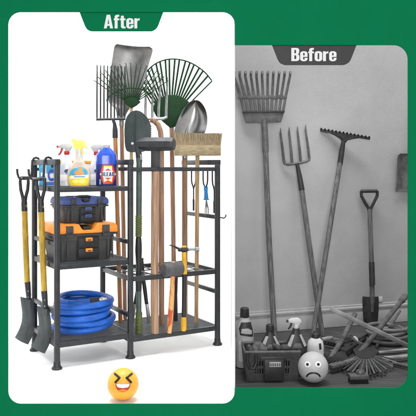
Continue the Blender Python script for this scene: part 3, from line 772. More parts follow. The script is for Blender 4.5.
# bleach jug
o = R(.297, .10, TOPZ); M = frame(o, math.radians(12))
t = thing('bleach_jug', 'blue bleach jug with red and white diamond label reading BLEAD', 'jug', o)
bj = [(0, .048, .034), (.004, .053, .037), (.06, .0535, .037), (.12, .0535, .037), (.158, .0530, .0368), (.166, .0510, .0355), (.180, .040, .029), (.193, .0275, .0225), (.200, .0195, .0195)]
MB().loft(bj, M, 36, 3.0).build('body', 'bleach_blue', t)
MB().loft([(.003, .0525, .0366), (.005, .0536, .0375), (.112, .0541, .0376), (.114, .0537, .0372)], M, 36, 3.0).build('label_band', 'label_navy', t)
MB().loft([(.198, .0195, .0195), (.200, .0205, .0205), (.214, .0205, .0205), (.216, .017, .017)], M, 24).build('cap', 'trigger_grey', t)
fb = body_fn([(z, a, b + .0006) for z, a, b in bj], 3.0)
def octo(cx, cz, a, b, c): return [(cx - a, cz), (cx - a + c, cz + c), (cx - c * .9, cz + b), (cx + c * .9, cz + b), (cx + a - c, cz + c), (cx + a, cz), (cx + a - c, cz - c), (cx + c * .9, cz - b), (cx - c * .9, cz - b), (cx - a + c, cz - c)]
LC = (.006, .062)
front_patch([(LC[0] - .043, LC[1]), (LC[0] - .024, LC[1] + .049), (LC[0] + .024, LC[1] + .049), (LC[0] + .043, LC[1]), (LC[0] + .024, LC[1] - .051), (LC[0] - .024, LC[1] - .051)], M, fb, .0003, .0005).build('label_diamond', 'label_red', t)
def ringpoly(a, b): return [(LC[0] - a, LC[1]), (LC[0] - a * .55, LC[1] + b * .42), (LC[0] - a * .50, LC[1] + b), (LC[0], LC[1] + b * .74), (LC[0] + a * .50, LC[1] + b), (LC[0] + a * .55, LC[1] + b * .42), (LC[0] + a, LC[1]), (LC[0] + a * .55, LC[1] - b * .42), (LC[0] + a * .50, LC[1] - b), (LC[0], LC[1] - b * .74), (LC[0] - a * .50, LC[1] - b), (LC[0] - a * .55, LC[1] - b * .42)]
front_patch(ringpoly(.0425, .043), M, fb, .0009, .0004).build('label_burst', 'label_yellow', t)
front_patch(ringpoly(.0405, .037), M, fb, .0014, .0004).build('label_burst', 'label_white', t)
front_patch([(LC[0] - .018, LC[1] + .018), (LC[0], LC[1] + .030), (LC[0] + .018, LC[1] + .018)], M, fb, .0018, .0004).build('label_patch', 'label_red', t)
front_patch([(LC[0] - .018, LC[1] - .018), (LC[0] + .018, LC[1] - .018), (LC[0], LC[1] - .030)], M, fb, .0018, .0004).build('label_patch', 'label_red', t)
tm = text_mesh('BLEAD', .0215, 1.32, .0012, Matrix.Identity(4), .07)
bmesh.ops.subdivide_edges(tm.bm, edges=tm.bm.edges[:], cuts=2)
for v in tm.bm.verts:
    x, z = v.co.x + LC[0], v.co.z + LC[1]; v.co = M @ V((x, v.co.y - fb(x, z) - .0022, z))
tm.build('lettering', 'label_navy', t)

for k in range(5):
    front_patch([(-.038, .010 + .0055 * k), (-.038 + random.uniform(.006, .011), .010 + .0055 * k), (-.030, .0122 + .0055 * k), (-.038, .0122 + .0055 * k)], M, fb, .0010, .0003).build('small_print', 'label_white', t)
# detergent cartons + tub at the back left of the shelf
def carton(u, v, w, d, h, yaw, m, label):
    o = R(u, v, TOPZ); M = frame(o, ANG + yaw)
    t = thing('detergent_carton', label, 'carton', o)
    MB().box((w, d, h), M, .002, off=(0, 0, h / 2)).build('carton_body', m, t)
    return t, M
t, M = carton(.062, .245, .085, .05, .115, math.radians(-12), 'label_white', 'white detergent carton with blue swirl and orange top, behind the front post')
MB().box((.0835, .001, .045), M, off=(0, -.0257, .088)).build('printed_panel', 'label_cyan', t)
MB().box((.0835, .001, .018), M, off=(0, -.0257, .012)).build('printed_panel', 'label_blue', t)
tm = text_mesh('C', .062, .75, .0015, M @ Matrix.Translation((-.016, -.0266, .056))); tm.build('lettering', 'bleach_blue', t)
MB().box((.028, .001, .05), M, off=(.024, -.0262, .055)).build('printed_panel', 'label_blue', t)
MB().box((.030, .051, .006), M, .001, off=(.026, 0, .1182)).build('flap', 'cap_orange', t)
t, M = carton(.045, .33, .07, .045, .118, math.radians(-20), 'label_cyan', 'light blue detergent carton beside the back left post')
MB().box((.05, .001, .018), M, off=(0, -.0232, .06)).build('printed_panel', 'label_white', t)
MB().box((.05, .001, .010), M, off=(0, -.0232, .03)).build('printed_panel', 'label_blue', t)
o = R(.205, .315, TOPZ); M = frame(o, ANG)
t = thing('storage_tub', 'pale tub with orange lid behind the bottles on the top shelf', 'tub', o)
MB().box((.19, .09, .118), M, .008, 3, off=(0, 0, .059)).build('tub_body', 'label_white', t)
MB().box((.198, .098, .016), M, .004, off=(0, 0, .1262)).build('lid', 'cap_orange', t)
for z in (.03, .05): MB().box((.07, .0012, .010), M, off=(.03, -.0458, z)).build('printed_panel', 'label_blue', t)

# blue badge on the white spray bottles (read as small dark blue marks)
for sb in [o_ for o_ in bpy.data.objects if o_.name.startswith('spray_bottle') and 'white' in o_['label']]:
    M = frame(WLOC[sb.name], math.radians(10))
    fw = body_fn([(0, .034, .026), (.06, .034, .026), (.10, .033, .025), (.125, .027, .022)], 2.6)
    front_patch(ell(.004, .078, .016, .011), M, fw, .0008, .0005).build('label_badge', 'label_navy', sb)
    front_patch([(-.004, .062), (.024, .062), (.020, .072), (.000, .072)], M, fw, .0012, .0005).build('label_badge', 'label_red' if 'right' in sb['label'] else 'label_blue', sb)
    front_patch([(.004, .018), (.022, .018), (.013, .034)], M, fw, .0012, .0004).build('label_badge', 'label_red' if 'right' in sb['label'] else 'label_cyan', sb)

# ================================================================== TOOLBOXES
def toolbox(u0, v0, z0, w, d, hb, hl, m_lid, label):
    o = R(u0 + w / 2, v0 + d / 2, z0); M = frame(o, ANG)
    t = thing('toolbox', label, 'toolbox', o)
    q = MB()
    def tap(z, k): return (z, w / 2 * k, d / 2 * k)
    q.loft([tap(0, .88), tap(.004, .90), tap(hb * .72, .975), tap(hb * .74, 1.0), tap(hb, 1.0)], M, 64, 9).build('box_body', 'box_grey', t)
    # front bay with two drawers
    fw = w * .36; ff = -d / 2 + .001
    bay = MB().box((fw, .016, hb * .86), M, .003, off=(.010, ff + .004, hb * .46)).build('drawer_bay', 'box_dark', t)
    for z in (.27, .66):
        dr = MB().box((fw * .92, .010, hb * .36), M, .003, off=(.010, ff - .006, hb * z)).build('drawer', 'box_dark', t)
        MB().box((.036, .012, .018), M, .003, off=(.010, ff - .014, hb * (z + .12))).build('drawer_latch', m_lid, dr)
        MB().box((.018, .006, .006), M, .001, off=(.010, ff - .021, hb * (z + .10))).build('drawer_latch', 'box_grey', dr)
    for x in (-.38, -.30, .37, .44):
        MB().box((.010, .008, hb * .8), M, .002, off=(w * x, -d / 2 * .98, hb * .46)).build('rib', 'box_grey', t)
    # lid: one moulded shell with two raised shoulders and a scooped middle
    lid = MB(); a_ = w * .525
    sh = [(-a_ * .985, hb + .0005), (-a_, hb + hl * .2), (-a_ * .985, hb + hl * .62), (-a_ * .93, hb + hl * .90), (-a_ * .86, hb + hl), (-w * .15, hb + hl), (-w * .125, hb + hl * .92), (-w * .075, hb + hl * .44), (-w * .05, hb + hl * .36),
          (w * .09, hb + hl * .36), (w * .115, hb + hl * .44), (w * .165, hb + hl * .92), (w * .19, hb + hl), (a_ * .86, hb + hl), (a_ * .93, hb + hl * .90), (a_ * .985, hb + hl * .62), (a_, hb + hl * .2), (a_ * .985, hb + .0005)]
    lid.prism(sh, d * 1.09, M, .005)
    lid.box((w * .20, .010, hl * .55), M, .003, off=(-w * .39, -d / 2 * 1.09 - .004, hb + hl * .42))
    lid.box((w * .16, .010, hl * .55), M, .003, off=(w * .425, -d / 2 * 1.09 - .004, hb + hl * .42))
    lid.build('lid', m_lid, t)
    MB().box((w * .135, d * 1.03, hl * .34), M, .004, off=(w * .02, 0, hb + hl * .54)).build('lid_recess', 'black_plastic', t)
    MB().box((w * .50, d * .30, hl * .10), M, .002, off=(w * .02, d * .22, hb + hl * 1.02)).build('lid_insert', 'black_plastic', t)
    MB().box((w * 1.045, d * 1.07, .010), M, .003, off=(0, 0, hb - .006)).build('rim', 'box_grey', t)
    # side clasps and the handle
    for x in (-.29, .31):
        cl = MB().box((w * .115, .014, hl * .85 + .014), M, .003, off=(w * x, -d / 2 * 1.09 - .007, hb + hl * .25)).build('clasp', 'box_grey', t)
        MB().box((w * .075, .008, .010), M, .002, off=(w * x, -d / 2 * 1.09 - .016, hb + hl * .06)).build('clasp_tab', 'black_plastic', cl)
    MB().tube([M @ V((x * w, -d * .28, hb + hl * k)) for x, k in ((-.15, .78), (-.13, .98), (-.09, 1.06), (.0, 1.08), (.11, 1.06), (.16, .98), (.18, .78))], .009, 12, b=.75).build('handle', 'black_plastic', t)
    for s_ in (-1, 1):
        MB().box((.020, d * .5, .022), M, .004, off=(s_ * w * .515, 0, hb * .93)).build('side_grip', 'box_grey', t)
    return t
toolbox(.006, .045, MIDZ + .001, .322, .235, .138, .050, 'lid_orange', 'large dark grey toolbox with orange lid and drawer latches on the middle shelf')
toolbox(.055, .075, MIDZ + .001 + .189, .238, .190, .092, .038, 'lid_blue', 'smaller dark grey toolbox with blue lid stacked on the orange one')

# ================================================================== HOSE
def hose(c, r_out, layers, rt, m, yaw, turns_per=1, squash=1.0, inner=0):
    pts = []; n = 40
    tot = layers * n
    for i in range(tot + 1):
        a = yaw + 2 * PI * i / n; k = i / n
        z = rt + k * (2 * rt * .90)
        rr = r_out - rt - .016 * (.5 + .5 * math.sin(a * 1.0 + k * 2.4 + .6)) - .005 * math.sin(2.3 * k * PI) - .003 * math.sin(a * 3.1 + 2 * k)
        pts.append(c + V((rr * math.cos(a) + .004 * math.sin(k * 1.7), rr * squash * math.sin(a), z + .0028 * math.sin(a * 2.3 + k * 1.3))))
    if inner:
        zt = pts[-1].z
        a_end = yaw + 2 * PI * layers
        for i in range(1, inner + 1):
            a = a_end + 2 * PI * i / n
            rr = (r_out - rt) - 2 * rt * min(1, i / 16) * .95 - .006
            pts.append(c + V((rr * math.cos(a), rr * squash * math.sin(a), zt - c.z - rt * .7 * min(1, i / 16))))
    return pts
hc = R(.195, .174, BOTZ)
t = thing('garden_hose', 'thick blue garden hose coiled on the bottom shelf', 'hose', hc)
pts = hose(hc, .168, 5, .0168, 'hose_blue', math.radians(120), inner=14)
MB().tube(pts, .0168, 14).build('hose_coil', 'hose_blue', t)
pts = []
for i in range(61):
    a = math.radians(200) + 2 * PI * 1.4 * i / 60; rr = .112 - .004 * math.sin(a * 1.3)
    pts.append(hc + V((rr * math.cos(a), rr * math.sin(a), .022 + .085 * i / 60 + .002 * math.sin(3 * a))))
MB().tube(pts, .0168, 14).build('hose_coil', 'hose_blue', t)
zt = hc.z + .150
pe = []
for i in range(25):
    a = math.radians(150 + 150 * i / 24); rr = .132 - .030 * (i / 24)
    pe.append(V((hc.x + rr * math.cos(a), hc.y + rr * math.sin(a), zt + .004 + .010 * i / 24)))
MB().tube(pe, .0168, 14).build('hose_coil', 'hose_blue', t)
d = (pe[-1] - pe[-2]).normalized(); d.z = .02; d.x = abs(d.x) + .2; d.normalize(); e = pe[-1]
MB().tube([e - d * .002, e + d * .001, e + d * .046, e + d * .048], [.0165, .0205, .0205, .018], 18).build('band', 'black_plastic', t)
MB().tube([e + d * .047, e + d * .062, e + d * .063, e + d * .076, e + d * .077, e + d * .090], [.0165, .0165, .0205, .0205, .0165, .0165], 18).build('coupling', 'silver', t)
MB().tube([e + d * .089, e + d * .098], [.0125, .0125], 14).build('coupling_end', 'black_plastic', t)

# ================================================================== FACE BALLS
def face_ball(px, py, r, m, label, laughing):
    # ball sits on the floor and looks at the viewer
    D = (H - r) * FPX / (py - CY)
    c = P(px, py, D); c.z = r
    t = thing('face_ball', label, 'ball', (c.x, c.y, 0))
    q = MB(); bmesh.ops.create_uvsphere(q.bm, u_segments=64, v_segments=32, radius=r)
    bmesh.ops.transform(q.bm, matrix=Matrix.Translation(c), verts=q.bm.verts[:]); q.build('ball', m, t)
    f = (V((0, 0, H)) - c).normalized(); x = V((1, 0, 0)); x = (x - f * x.dot(f)).normalized(); z = x.cross(-f) if False else f.cross(x) * 1
    z = f.cross(x); z = z if z.z > 0 else -z
    def S_(a, b, k=1.0):      # a,b in units of the radius
        d = math.sqrt(max(.02, 1 - a * a - b * b)); return c + (x * a + z * b + f * d) * (r * k)
    def patch(poly, k0, k1, name, mm):
        b = bmesh.new(); b.faces.new([b.verts.new((u, w_, 0)) for u, w_ in poly]); bmesh.ops.triangulate(b, faces=b.faces[:])
        bmesh.ops.subdivide_edges(b, edges=b.edges[:], cuts=3, use_grid_fill=True); bmesh.ops.triangulate(b, faces=b.faces[:])
        e = bmesh.ops.extrude_face_region(b, geom=b.faces[:]); top = set(v for v in e['geom'] if isinstance(v, bmesh.types.BMVert))
        for v in b.verts: v.co = S_(v.co.x, v.co.y, k1 if v in top else k0)
        q = MB(); q._merge(b); return q.build(name, mm, t)
    def stroke(pts, w, name, mm):
        return MB().tube([S_(a, b, 1.005) for a, b in pts], w * r, 10).build(name, mm, t)
    if laughing:
        def seg(a, b, n=6): return [(a[0] + (b[0] - a[0]) * i / n, a[1] + (b[1] - a[1]) * i / n) for i in range(n + 1)]
        stroke(seg((-.54, .62), (-.22, .38)) + seg((-.22, .38), (-.50, .08))[1:], .075, 'eye', 'face_black')
        stroke(seg((.54, .62), (.20, .38)) + seg((.20, .38), (.52, .08))[1:], .075, 'eye', 'face_black')
        mouth = [(-.44, .02), (-.30, .03), (0, -.0), (.30, .03), (.44, .02)] + [(.46 * math.cos(a), -.02 + .46 * math.sin(a)) for a in [-math.radians(8 + 164 * i / 14) for i in range(15)]]
        patch(mouth, .98, 1.012, 'mouth', 'face_red')
        patch([(-.40, .0), (-.25, .01), (0, -.02), (.25, .01), (.40, .0), (.38, -.12), (.30, -.20), (0, -.24), (-.30, -.20), (-.38, -.12)], .99, 1.028, 'teeth', 'face_white')
        patch([(-.26, -.36), (0, -.30), (.26, -.36), (.14, -.44), (-.14, -.44)], .99, 1.022, 'tongue', 'label_orange')
    else:
        for sx in (-1, 1):
            patch(ell(sx * .34, .16, .19, .19, 24), .98, 1.012, 'eye', 'face_white')
            patch(ell(sx * .34, .16, .085, .085, 16), .99, 1.03, 'pupil', 'face_black')
        stroke([(.44 * math.cos(a), -.66 + .30 * math.sin(a)) for a in [math.radians(165 - 150 * i / 14) for i in range(15)]], .055, 'mouth', 'face_black')
    return t
face_ball(123, 384, .0665, 'face_yellow', 'yellow laughing face ball on the white floor before the rack', True)
face_ball(313, 367, .0700, 'face_grey', 'grey sad face ball on the floor beside the basket', False)

# ================================================================== GREY ROOM TOOLS
def gp(px, py): # point just in front of the slanted wall
    k = (px - CX) / FPX; Y = (4.1 - .317 * .25) / (1 - .317 * k); return Y
# wide lawn rake
D = gp(262, 120) - .06
bD = FPX / (341 - CY)
t = thing('lawn_rake', 'grey wide lawn rake with hooked tines leaning at the left of the wall', 'rake', G(275, 341))
MB().tube([P(275, 341, bD), P(273.5, 320, bD + .03), P(269, 240, (D + bD) / 2), P(265.5, 150, D - .005)], [.0165, .0165, .0162, .016], 14).build('handle', 'g_wood', t)
MB().tube([P(265.6, 152, D - .005), P(265, 135, D), P(264.2, 120, D)], [.019, .018, .018], 14).build('socket', 'g_mid', t)
MB().slab([(242.8, 112), (284.3, 111.5), (282.8, 117), (281, 122.5), (268, 122.5), (266, 124), (262, 124), (260, 122.5), (246.3, 123), (244, 117)], D, .012, .003).build('head_plate', 'g_mid', t)
MB().bar(P(242.5, 112.2, D - .006), P(284.6, 111.6, D - .006), .018, .012, bev=.003).build('head_bar', 'g_dark', t)
for i in range(11):
    f = i / 10; x0 = 244.5 + 38.5 * f; x1 = 234 + 56 * f
    MB().tube([P(x0, 112, D), P(x0 * .6 + x1 * .4, 96, D - .008), P(x1, 76, D - .006), P(x1 + .3, 72.3, D - .01), P(x1 + .4, 71.3, D - .03), P(x1 + .4, 74, D - .06)], [.0078, .0078, .0074, .0074, .0068, .003], 8, b=.6).build('tine', 'g_mid', t)
MB().tube([P(238.5 + 48 * i / 12, 97 + (.6 if i % 2 else -.4), D - .008) for i in range(13)], .0115, 8, b=.6).build('spreader', 'g_mid', t)
# digging fork
D = gp(297, 150) - .05; bD = FPX / (336 - CY)
t = thing('digging_fork', 'grey four-tined digging fork leaning on the wall, handle crossing another', 'fork', G(322.5, 336))
MB().tube([P(322.5, 336, bD), P(318, 305, bD + .02), P(310, 250, (D + bD) / 2), P(301, 184, D)], .0155, 14).build('handle', 'g_wood', t)
MB().tube([P(301.8, 190, D - .004), P(299.5, 176, D - .004), P(297, 163.5, D - .004)], [.0175, .015, .011], 14).build('socket', 'g_dark', t)
MB().tube([P(283.8, 160, D), P(284.8, 163.5, D), P(288, 164.3, D), P(297, 163.4, D), P(306, 161.5, D), P(309, 160, D), P(309.3, 157, D)], .0088, 10).build('crossbar', 'g_mid', t)
for (x0, y0, x1, y1) in ((283.8, 161, 280.6, 128), (292.2, 163, 289.2, 127.2), (300.8, 162, 297.6, 126), (309.2, 158, 305.6, 124.6)):
    MB().tube([P(x0, y0, D), P(x0 * .7 + x1 * .3, y0 * .7 + y1 * .3, D - .005), P(x1, y1 + 6, D), P(x1, y1, D + .004)], [.0082, .0078, .0066, .0016], 8).build('tine', 'g_mid', t)
# bow rake
D = gp(345, 135) - .05; bD = FPX / (338 - CY)
t = thing('bow_rake', 'dark steel bow rake leaning on the wall, short teeth pointing up', 'rake', G(312.5, 338))
MB().tube([P(312.5, 338, bD), P(318, 303, bD + .05), P(328, 240, (D + bD) / 2), P(340.5, 160, D)], .0150, 14).build('handle', 'g_wood', t)
MB().tube([P(339.8, 165, D - .003), P(342, 150, D - .003), P(343.6, 141, D - .003)], [.017, .0165, .012], 14).build('socket', 'g_dark', t)
MB().tube([P(320.3, 130.2, D), P(345, 134.5, D), P(369.8, 138.6, D)], .0088, 8, k=4).build('tooth_bar', 'g_dark', t)
for i in range(14):
    f = i / 13; x = 321 + 48 * f; y = 130.3 + 8.2 * f
    MB().tube([P(x, y, D), P(x + .3, y - 1.8, D - .01), P(x + .4, y - 2.2, D - .045)], [.006, .006, .002], 6).build('tooth', 'g_dark', t)
for s_ in (-1, 1):
    MB().tube([P(343.6, 142, D), P(344 + 3 * s_, 138.6 + .6 * s_, D - .006), P(344.4 + 9 * s_, 136.2 + 1.6 * s_, D - .006), P(344.6 + 16 * s_, 134.6 + 2.6 * s_, D)], [.0085, .008, .007, .005], 8).build('bow', 'g_dark', t)
MB().slab([(341.9, 143), (345.2, 143.4), (349, 138.4), (353, 136.6), (336.5, 133.8), (340.5, 137)], D - .004, .006, .001).build('neck_web', 'g_dark', t)
# D-handled spade
D = gp(370, 250) - .05; bD = gp(370, 330) - .10
t = thing('digging_spade', 'grey spade with D-shaped grip standing upright against the wall', 'spade', P(371, 334, bD))
MB().tube([P(372.4, 302, bD), P(371.5, 262, (D + bD) / 2), P(369.7, 209, D)], [.0155, .015, .0145], 14).build('handle', 'g_wood', t)
MB().tube([P(372.3, 285, bD + .005), P(371.6, 262, (D + bD) / 2)], .0178, 14).build('sleeve', 'g_dark', t)
MB().tube([P(361.2, 191.2, D), P(377.4, 191, D)], .0105, 10).build('crossgrip', 'g_dark', t)
for s_, xt in ((-1, 361.2), (1, 377.4)):
    MB().tube([P(xt, 191, D), P(xt + .3 * -s_, 196, D), P(369.5 + s_ * 4.2, 203, D), P(369.8 + s_ * 1.3, 208, D), P(369.8 + s_ * .5, 214, D)], [.0095, .0098, .0095, .0095, .010], 10).build('fork_arm', 'g_dark', t)
fy = base_y(.01, bD)
MB().rows([(363.4, 379, 297), (363.2, 379.3, 302), (363.6, 379, 312), (364.5, 378, 322), (367.5, 375.5, fy - 3), (370.5, 372.5, fy)], bD, dish=-.018, bow=0, thick=.004).build('blade', 'g_dark', t)
MB().tube([P(372.3, 312, bD - .006), P(372.4, 296, bD - .003)], [.008, .017], 12).build('socket', 'g_steel', t)
# square shovel hung on the wall
D = gp(408, 170) - .04
t = thing('wall_shovel', 'grey square shovel hanging on the wall at the right edge', 'shovel', P(409, 172, D))
MB().rows([(399, 419, 153.5), (396.6, 421.4, 156), (396.2, 421.8, 164), (396, 422, 174), (395.6, 422.4, 183), (394.6, 423.4, 188), (394.2, 423.8, 191.5)], D, dish=.035, bow=.012, thick=.004).build('blade', 'g_mid', t)
MB().tube([P(409, 166, D + .008), P(411, 152, D), P(413, 130, D), P(418, 60, D)], [.004, .017, .0155, .0150], 12).build('handle', 'g_wood', t)
# wall socket
D = gp(380, 299)
tag(MB().box((.034, .008, .034), frame(P(380, 299.3, D - .008), math.atan(.317)), .003).build('wall_socket', 'g_bright', loc=P(380, 299, D)), 'small white socket plate low on the wall behind the spade', 'socket')
MBs = MB()
# loose poles
t = thing('loose_pole', 'pale square wooden pole lying across the heap from left to right', 'pole', P(420, 351, 3.62))
MB().bar(P(330.6, 308.6, 3.66), P(424, 353.5, 3.62), .022, .022, bev=.003).build('shaft', 'g_wood_pale', t)
t = thing('loose_pole', 'short dark pole slanting from the sad ball up to the pale pole', 'pole', G(329, 363))
MB().tube([G(329, 363.5) + Z * .012, P(342, 340, 3.68), P(355, 314, 3.9)], [.0145, .014, .014], 12).build('shaft', 'g_mid', t)
# old leaf rake lying on the floor
hp = G(364, 348, .03)
t = thing('fallen_rake', 'old grey fan rake lying on the floor, handle sloping up to the right', 'rake', hp)
HA, HB = P(357.5, 355.5, 3.56), P(405, 296.5, 4.12)
MB().tube([HA, HA.lerp(HB, .5), HA.lerp(HB, .97)], [.0138, .0142, .0142], 14).build('handle', 'g_mid', t)
MB().tube([HA.lerp(HB, k) for k in (.90, .92, 1.0, 1.02)], [.0155, .0195, .0195, .014], 14).build('handle_end', 'g_mid', t)
def fl_pt(px, py, z=.012): return G(px, py, z)
hubp = [fl_pt(356, 358, .022), fl_pt(353, 352, .024), fl_pt(360, 346, .03), fl_pt(372, 347, .03), fl_pt(379, 354, .024), fl_pt(372, 360, .022), fl_pt(363, 361, .022)]
q = MB(); b_ = [q.bm.verts.new(p) for p in hubp]; t_ = [q.bm.verts.new(p + Z * .012) for p in hubp]
q.bm.faces.new(b_); q.bm.faces.new(t_)
for i in range(len(b_)): q.bm.faces.new((b_[i], b_[(i + 1) % len(b_)], t_[(i + 1) % len(b_)], t_[i]))
q.build('hub', 'g_dark', t)
for i in range(23):
    f = i / 22; a = math.radians(196 + 152 * f)
    e_ = (366 + (31 + 1.2 * math.sin(i * 2.1)) * math.cos(a), 356 - (18.5 + math.sin(i * 1.7)) * math.sin(a)); s_ = (366 + 8 * math.cos(a), 354 - 5 * math.sin(a))
    MB().tube([fl_pt(s_[0], s_[1], .03), fl_pt((s_[0] + e_[0]) / 2, (s_[1] + e_[1]) / 2, .034), fl_pt(e_[0], e_[1], .024), fl_pt(e_[0], e_[1] + 1.2, .006)], [.0042, .0048, .0045, .002], 8, a=1.1, b=.5, up=(0, 0, 1)).build('tine', 'g_mid' if i % 2 == 1 else 'g_dark', t)
# second fallen small rake, left
hp = G(333, 352, .02)
t = thing('fallen_rake', 'small dark fan rake lying flat behind the sad ball', 'rake', hp)
for i in range(14):
    f = i / 13; a = math.radians(170 + 130 * f); e_ = (340 + 22 * math.cos(a), 356 - 11 * math.sin(a))
    MB().tube([fl_pt(344, 352, .03), fl_pt((344 + e_[0]) / 2, (352 + e_[1]) / 2, .03), fl_pt(e_[0], e_[1], .02), fl_pt(e_[0] - .3, e_[1] + 1, .006)], [.0045, .0045, .004, .002], 8).build('tine', 'g_dark', t)
MB().tube([fl_pt(343, 352.5, .03), fl_pt(352, 347, .03), fl_pt(364, 339.5, .02)], [.016, .011, .0105], 12).build('handle', 'g_dark', t)
# garden hand rake with toothed bar
t = thing('hand_rake', 'short dark toothed hand rake lying by the foot of the crossed handles', 'rake', G(332, 345))
MB().tube([fl_pt(324, 343, .02), fl_pt(344, 347, .02)], .010, 10).build('tooth_bar', 'g_dark', t)
for i in range(7):
    x = 325 + 18 * i / 6; y = 343.2 + 3.6 * i / 6
    MB().tube([fl_pt(x, y, .02), fl_pt(x + .6, y - 2.2, .035), fl_pt(x + .8, y - 2.2, .06)], [.0055, .005, .002], 6).build('tooth', 'g_dark', t)
MB().tube([fl_pt(334, 345, .022), fl_pt(342, 339.5, .025), fl_pt(350, 335.8, .03)], [.011, .010, .012], 10).build('handle', 'g_mid', t)
# hand trowel and cultivators around
t = thing('garden_trowel', 'grey hand trowel lying under the pale pole', 'trowel', G(350, 343))
MB().sheet(lambda s, u_: G(346 + 12 * u_, 343.5 - 4 * u_, .03) + V((0, (s - .5) * .07 * math.sin(PI * min(.98, .25 + .75 * (1 - u_))), .02 * (2 * s - 1) ** 2)), 8, 8, .003).build('blade', 'g_steel', t)
MB().tube([G(358, 339.5, .03), G(364, 337.3, .03), G(373, 334, .03)], [.006, .012, .012], 10).build('handle', 'g_dark', t)
# grey hose coil
hcg = V((P(388, 340, 3.89).x, 3.89, 0))
t = thing('old_hose', 'grey garden hose coiled on the floor at the right', 'hose', hcg)
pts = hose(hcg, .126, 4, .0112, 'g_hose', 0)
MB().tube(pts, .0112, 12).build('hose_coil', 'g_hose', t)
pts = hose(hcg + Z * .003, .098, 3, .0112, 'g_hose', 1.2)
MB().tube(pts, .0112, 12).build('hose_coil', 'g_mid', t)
# pale tool handles at the right edge
t = thing('paint_brush', 'pale-handled brush on the floor at the right edge, tip to the left', 'brush', G(397, 359))
MB().tube([G(384.5, 358.6, .022), G(392, 358.2, .022), G(416, 355.6, .022)], [.011, .013, .0125], 12).build('handle', 'g_wood_pale', t)
MB().tube([G(381.5, 358.9, .02), G(385.5, 358.5, .02)], [.008, .013], 12, b=.8).build('tip', 'g_bright', t)
t = thing('loose_pole', 'dark pole on the floor in front of the pale brush', 'pole', G(400, 364))
MB().tube([G(385, 361, .016), G(398, 364.2, .016), G(418, 368.5, .016)], [.009, .010, .010], 12).build('shaft', 'g_mid', t)
def floor_tube(pts, r, name, m, t, n=10, **k): return MB().tube([G(x, y, z) for x, y, z in pts], r, n, **k).build(name, m, t)
t = thing('pruning_shears', 'open pruning shears lying between the small fan rake and the hose', 'shears', G(357, 341))
for s_ in (-1, 1):
    floor_tube([(352 + s_ * 2.4, 337.5, .05), (355 + s_ * 1.5, 339.5, .045), (357.5, 342, .04)], [.010, .010, .007], 'handle', 'g_light' if s_ > 0 else 'g_mid', t)
    floor_tube([(357.5, 342, .04), (361 - s_ * .5, 344, .035), (365 - s_ * 1.8, 345, .03)], [.007, .009, .002], 'blade', 'g_steel', t, b=.5)
t = thing('weeding_fork', 'three-pronged hand fork with dark grip near the heap centre', 'fork', G(342, 349))
floor_tube([(330, 352.5, .018), (334, 351.2, .02), (339, 349.6, .022)], [.011, .013, .009], 'handle', 'g_mid', t)
for k in (-1, 0, 1):
    floor_tube([(338.5, 349.8, .022), (343, 348.3 + k * 1.2, .03), (350, 346.4 + k * 2.0, .024), (353, 345.8 + k * 2.1, .008)], [.0055, .005, .005, .002], 'prong', 'g_steel', t, 8)
t = thing('hand_sickle', 'small curved sickle with pale grip among the fallen tools', 'sickle', G(331, 340))
floor_tube([(322, 339.5, .02), (328, 338.6, .022), (332, 338, .022)], [.011, .013, .010], 'handle', 'g_wood_pale', t)
MB().tube([G(332 + 11 * math.sin(a), 338 - 3.4 * (1 - math.cos(a)) + 2.5 * math.sin(a), .025) for a in [PI * i / 14 for i in range(15)]], [.012 * (1 - i / 16) for i in range(15)], 8, b=.35, up=(0, 0, 1)).build('blade', 'g_steel', t)
t = thing('cane_stake', 'thin pale bamboo cane lying across the floor at the far right', 'cane', G(398, 351))
floor_tube([(378, 352.5, .012), (397, 350.5, .014), (420, 348.0, .014)], .0072, 'shaft', 'g_light', t)
t = thing('cane_stake', 'thin grey cane leaning on the skirting behind the coiled old hose', 'cane', G(398, 345))
MB().tube([G(376, 347, .012), P(390, 326, 4.12), P(400, 311, 4.30)], .0080, 10).build('shaft', 'g_wood', t)
t = thing('dust_brush', 'hand brush with dark bristles lying left of the front fan rake', 'brush', G(338, 366))
MB().bar(G(330, 366.5, .035), G(343, 363.0, .035), .035, .016, bev=.004).build('brush_block', 'g_mid', t)
q = MB()
for i in range(12):
    for j in range(4):
        a_ = G(330.6 + 12 * i / 11, 366.3 - 3.2 * i / 11, .028) + V((0, (j - 1.5) * .008, 0)); q.tube([a_, a_ + V((random.uniform(-.004, .004), -.012, -.026))], .0028, 5)
q.build('bristles', 'g_dark', t)
floor_tube([(343, 363, .036), (349, 361.2, .036), (354, 359.8, .04)], [.010, .009, .011], 'handle', 'g_wood', t)
# small sanding block in front
o = G(359.5, 384)
t = thing('scrub_brush', 'small dark scrubbing brush with round grip at the very front', 'brush', o)
M = frame(o, math.radians(4))
MB().box((.088, .045, .022), M, .004, off=(0, .02, .030)).build('brush_block', 'g_mid', t)
q = MB()
for i in range(12):
    for j in range(5): q.tube([M @ V((-.04 + .08 * i / 11, .002 + .036 * j / 4, .001)), M @ V((-.039 + .078 * i / 11, .003 + .034 * j / 4, .021))], .0032, 5)
q.build('bristles', 'g_dark', t)
MB().loft([(.041, .020, .018), (.05, .022, .019), (.058, .018, .015), (.061, .008, .007)], frame(o + V((.008, .02, 0)), .2), 24).build('grip', 'g_steel', t)

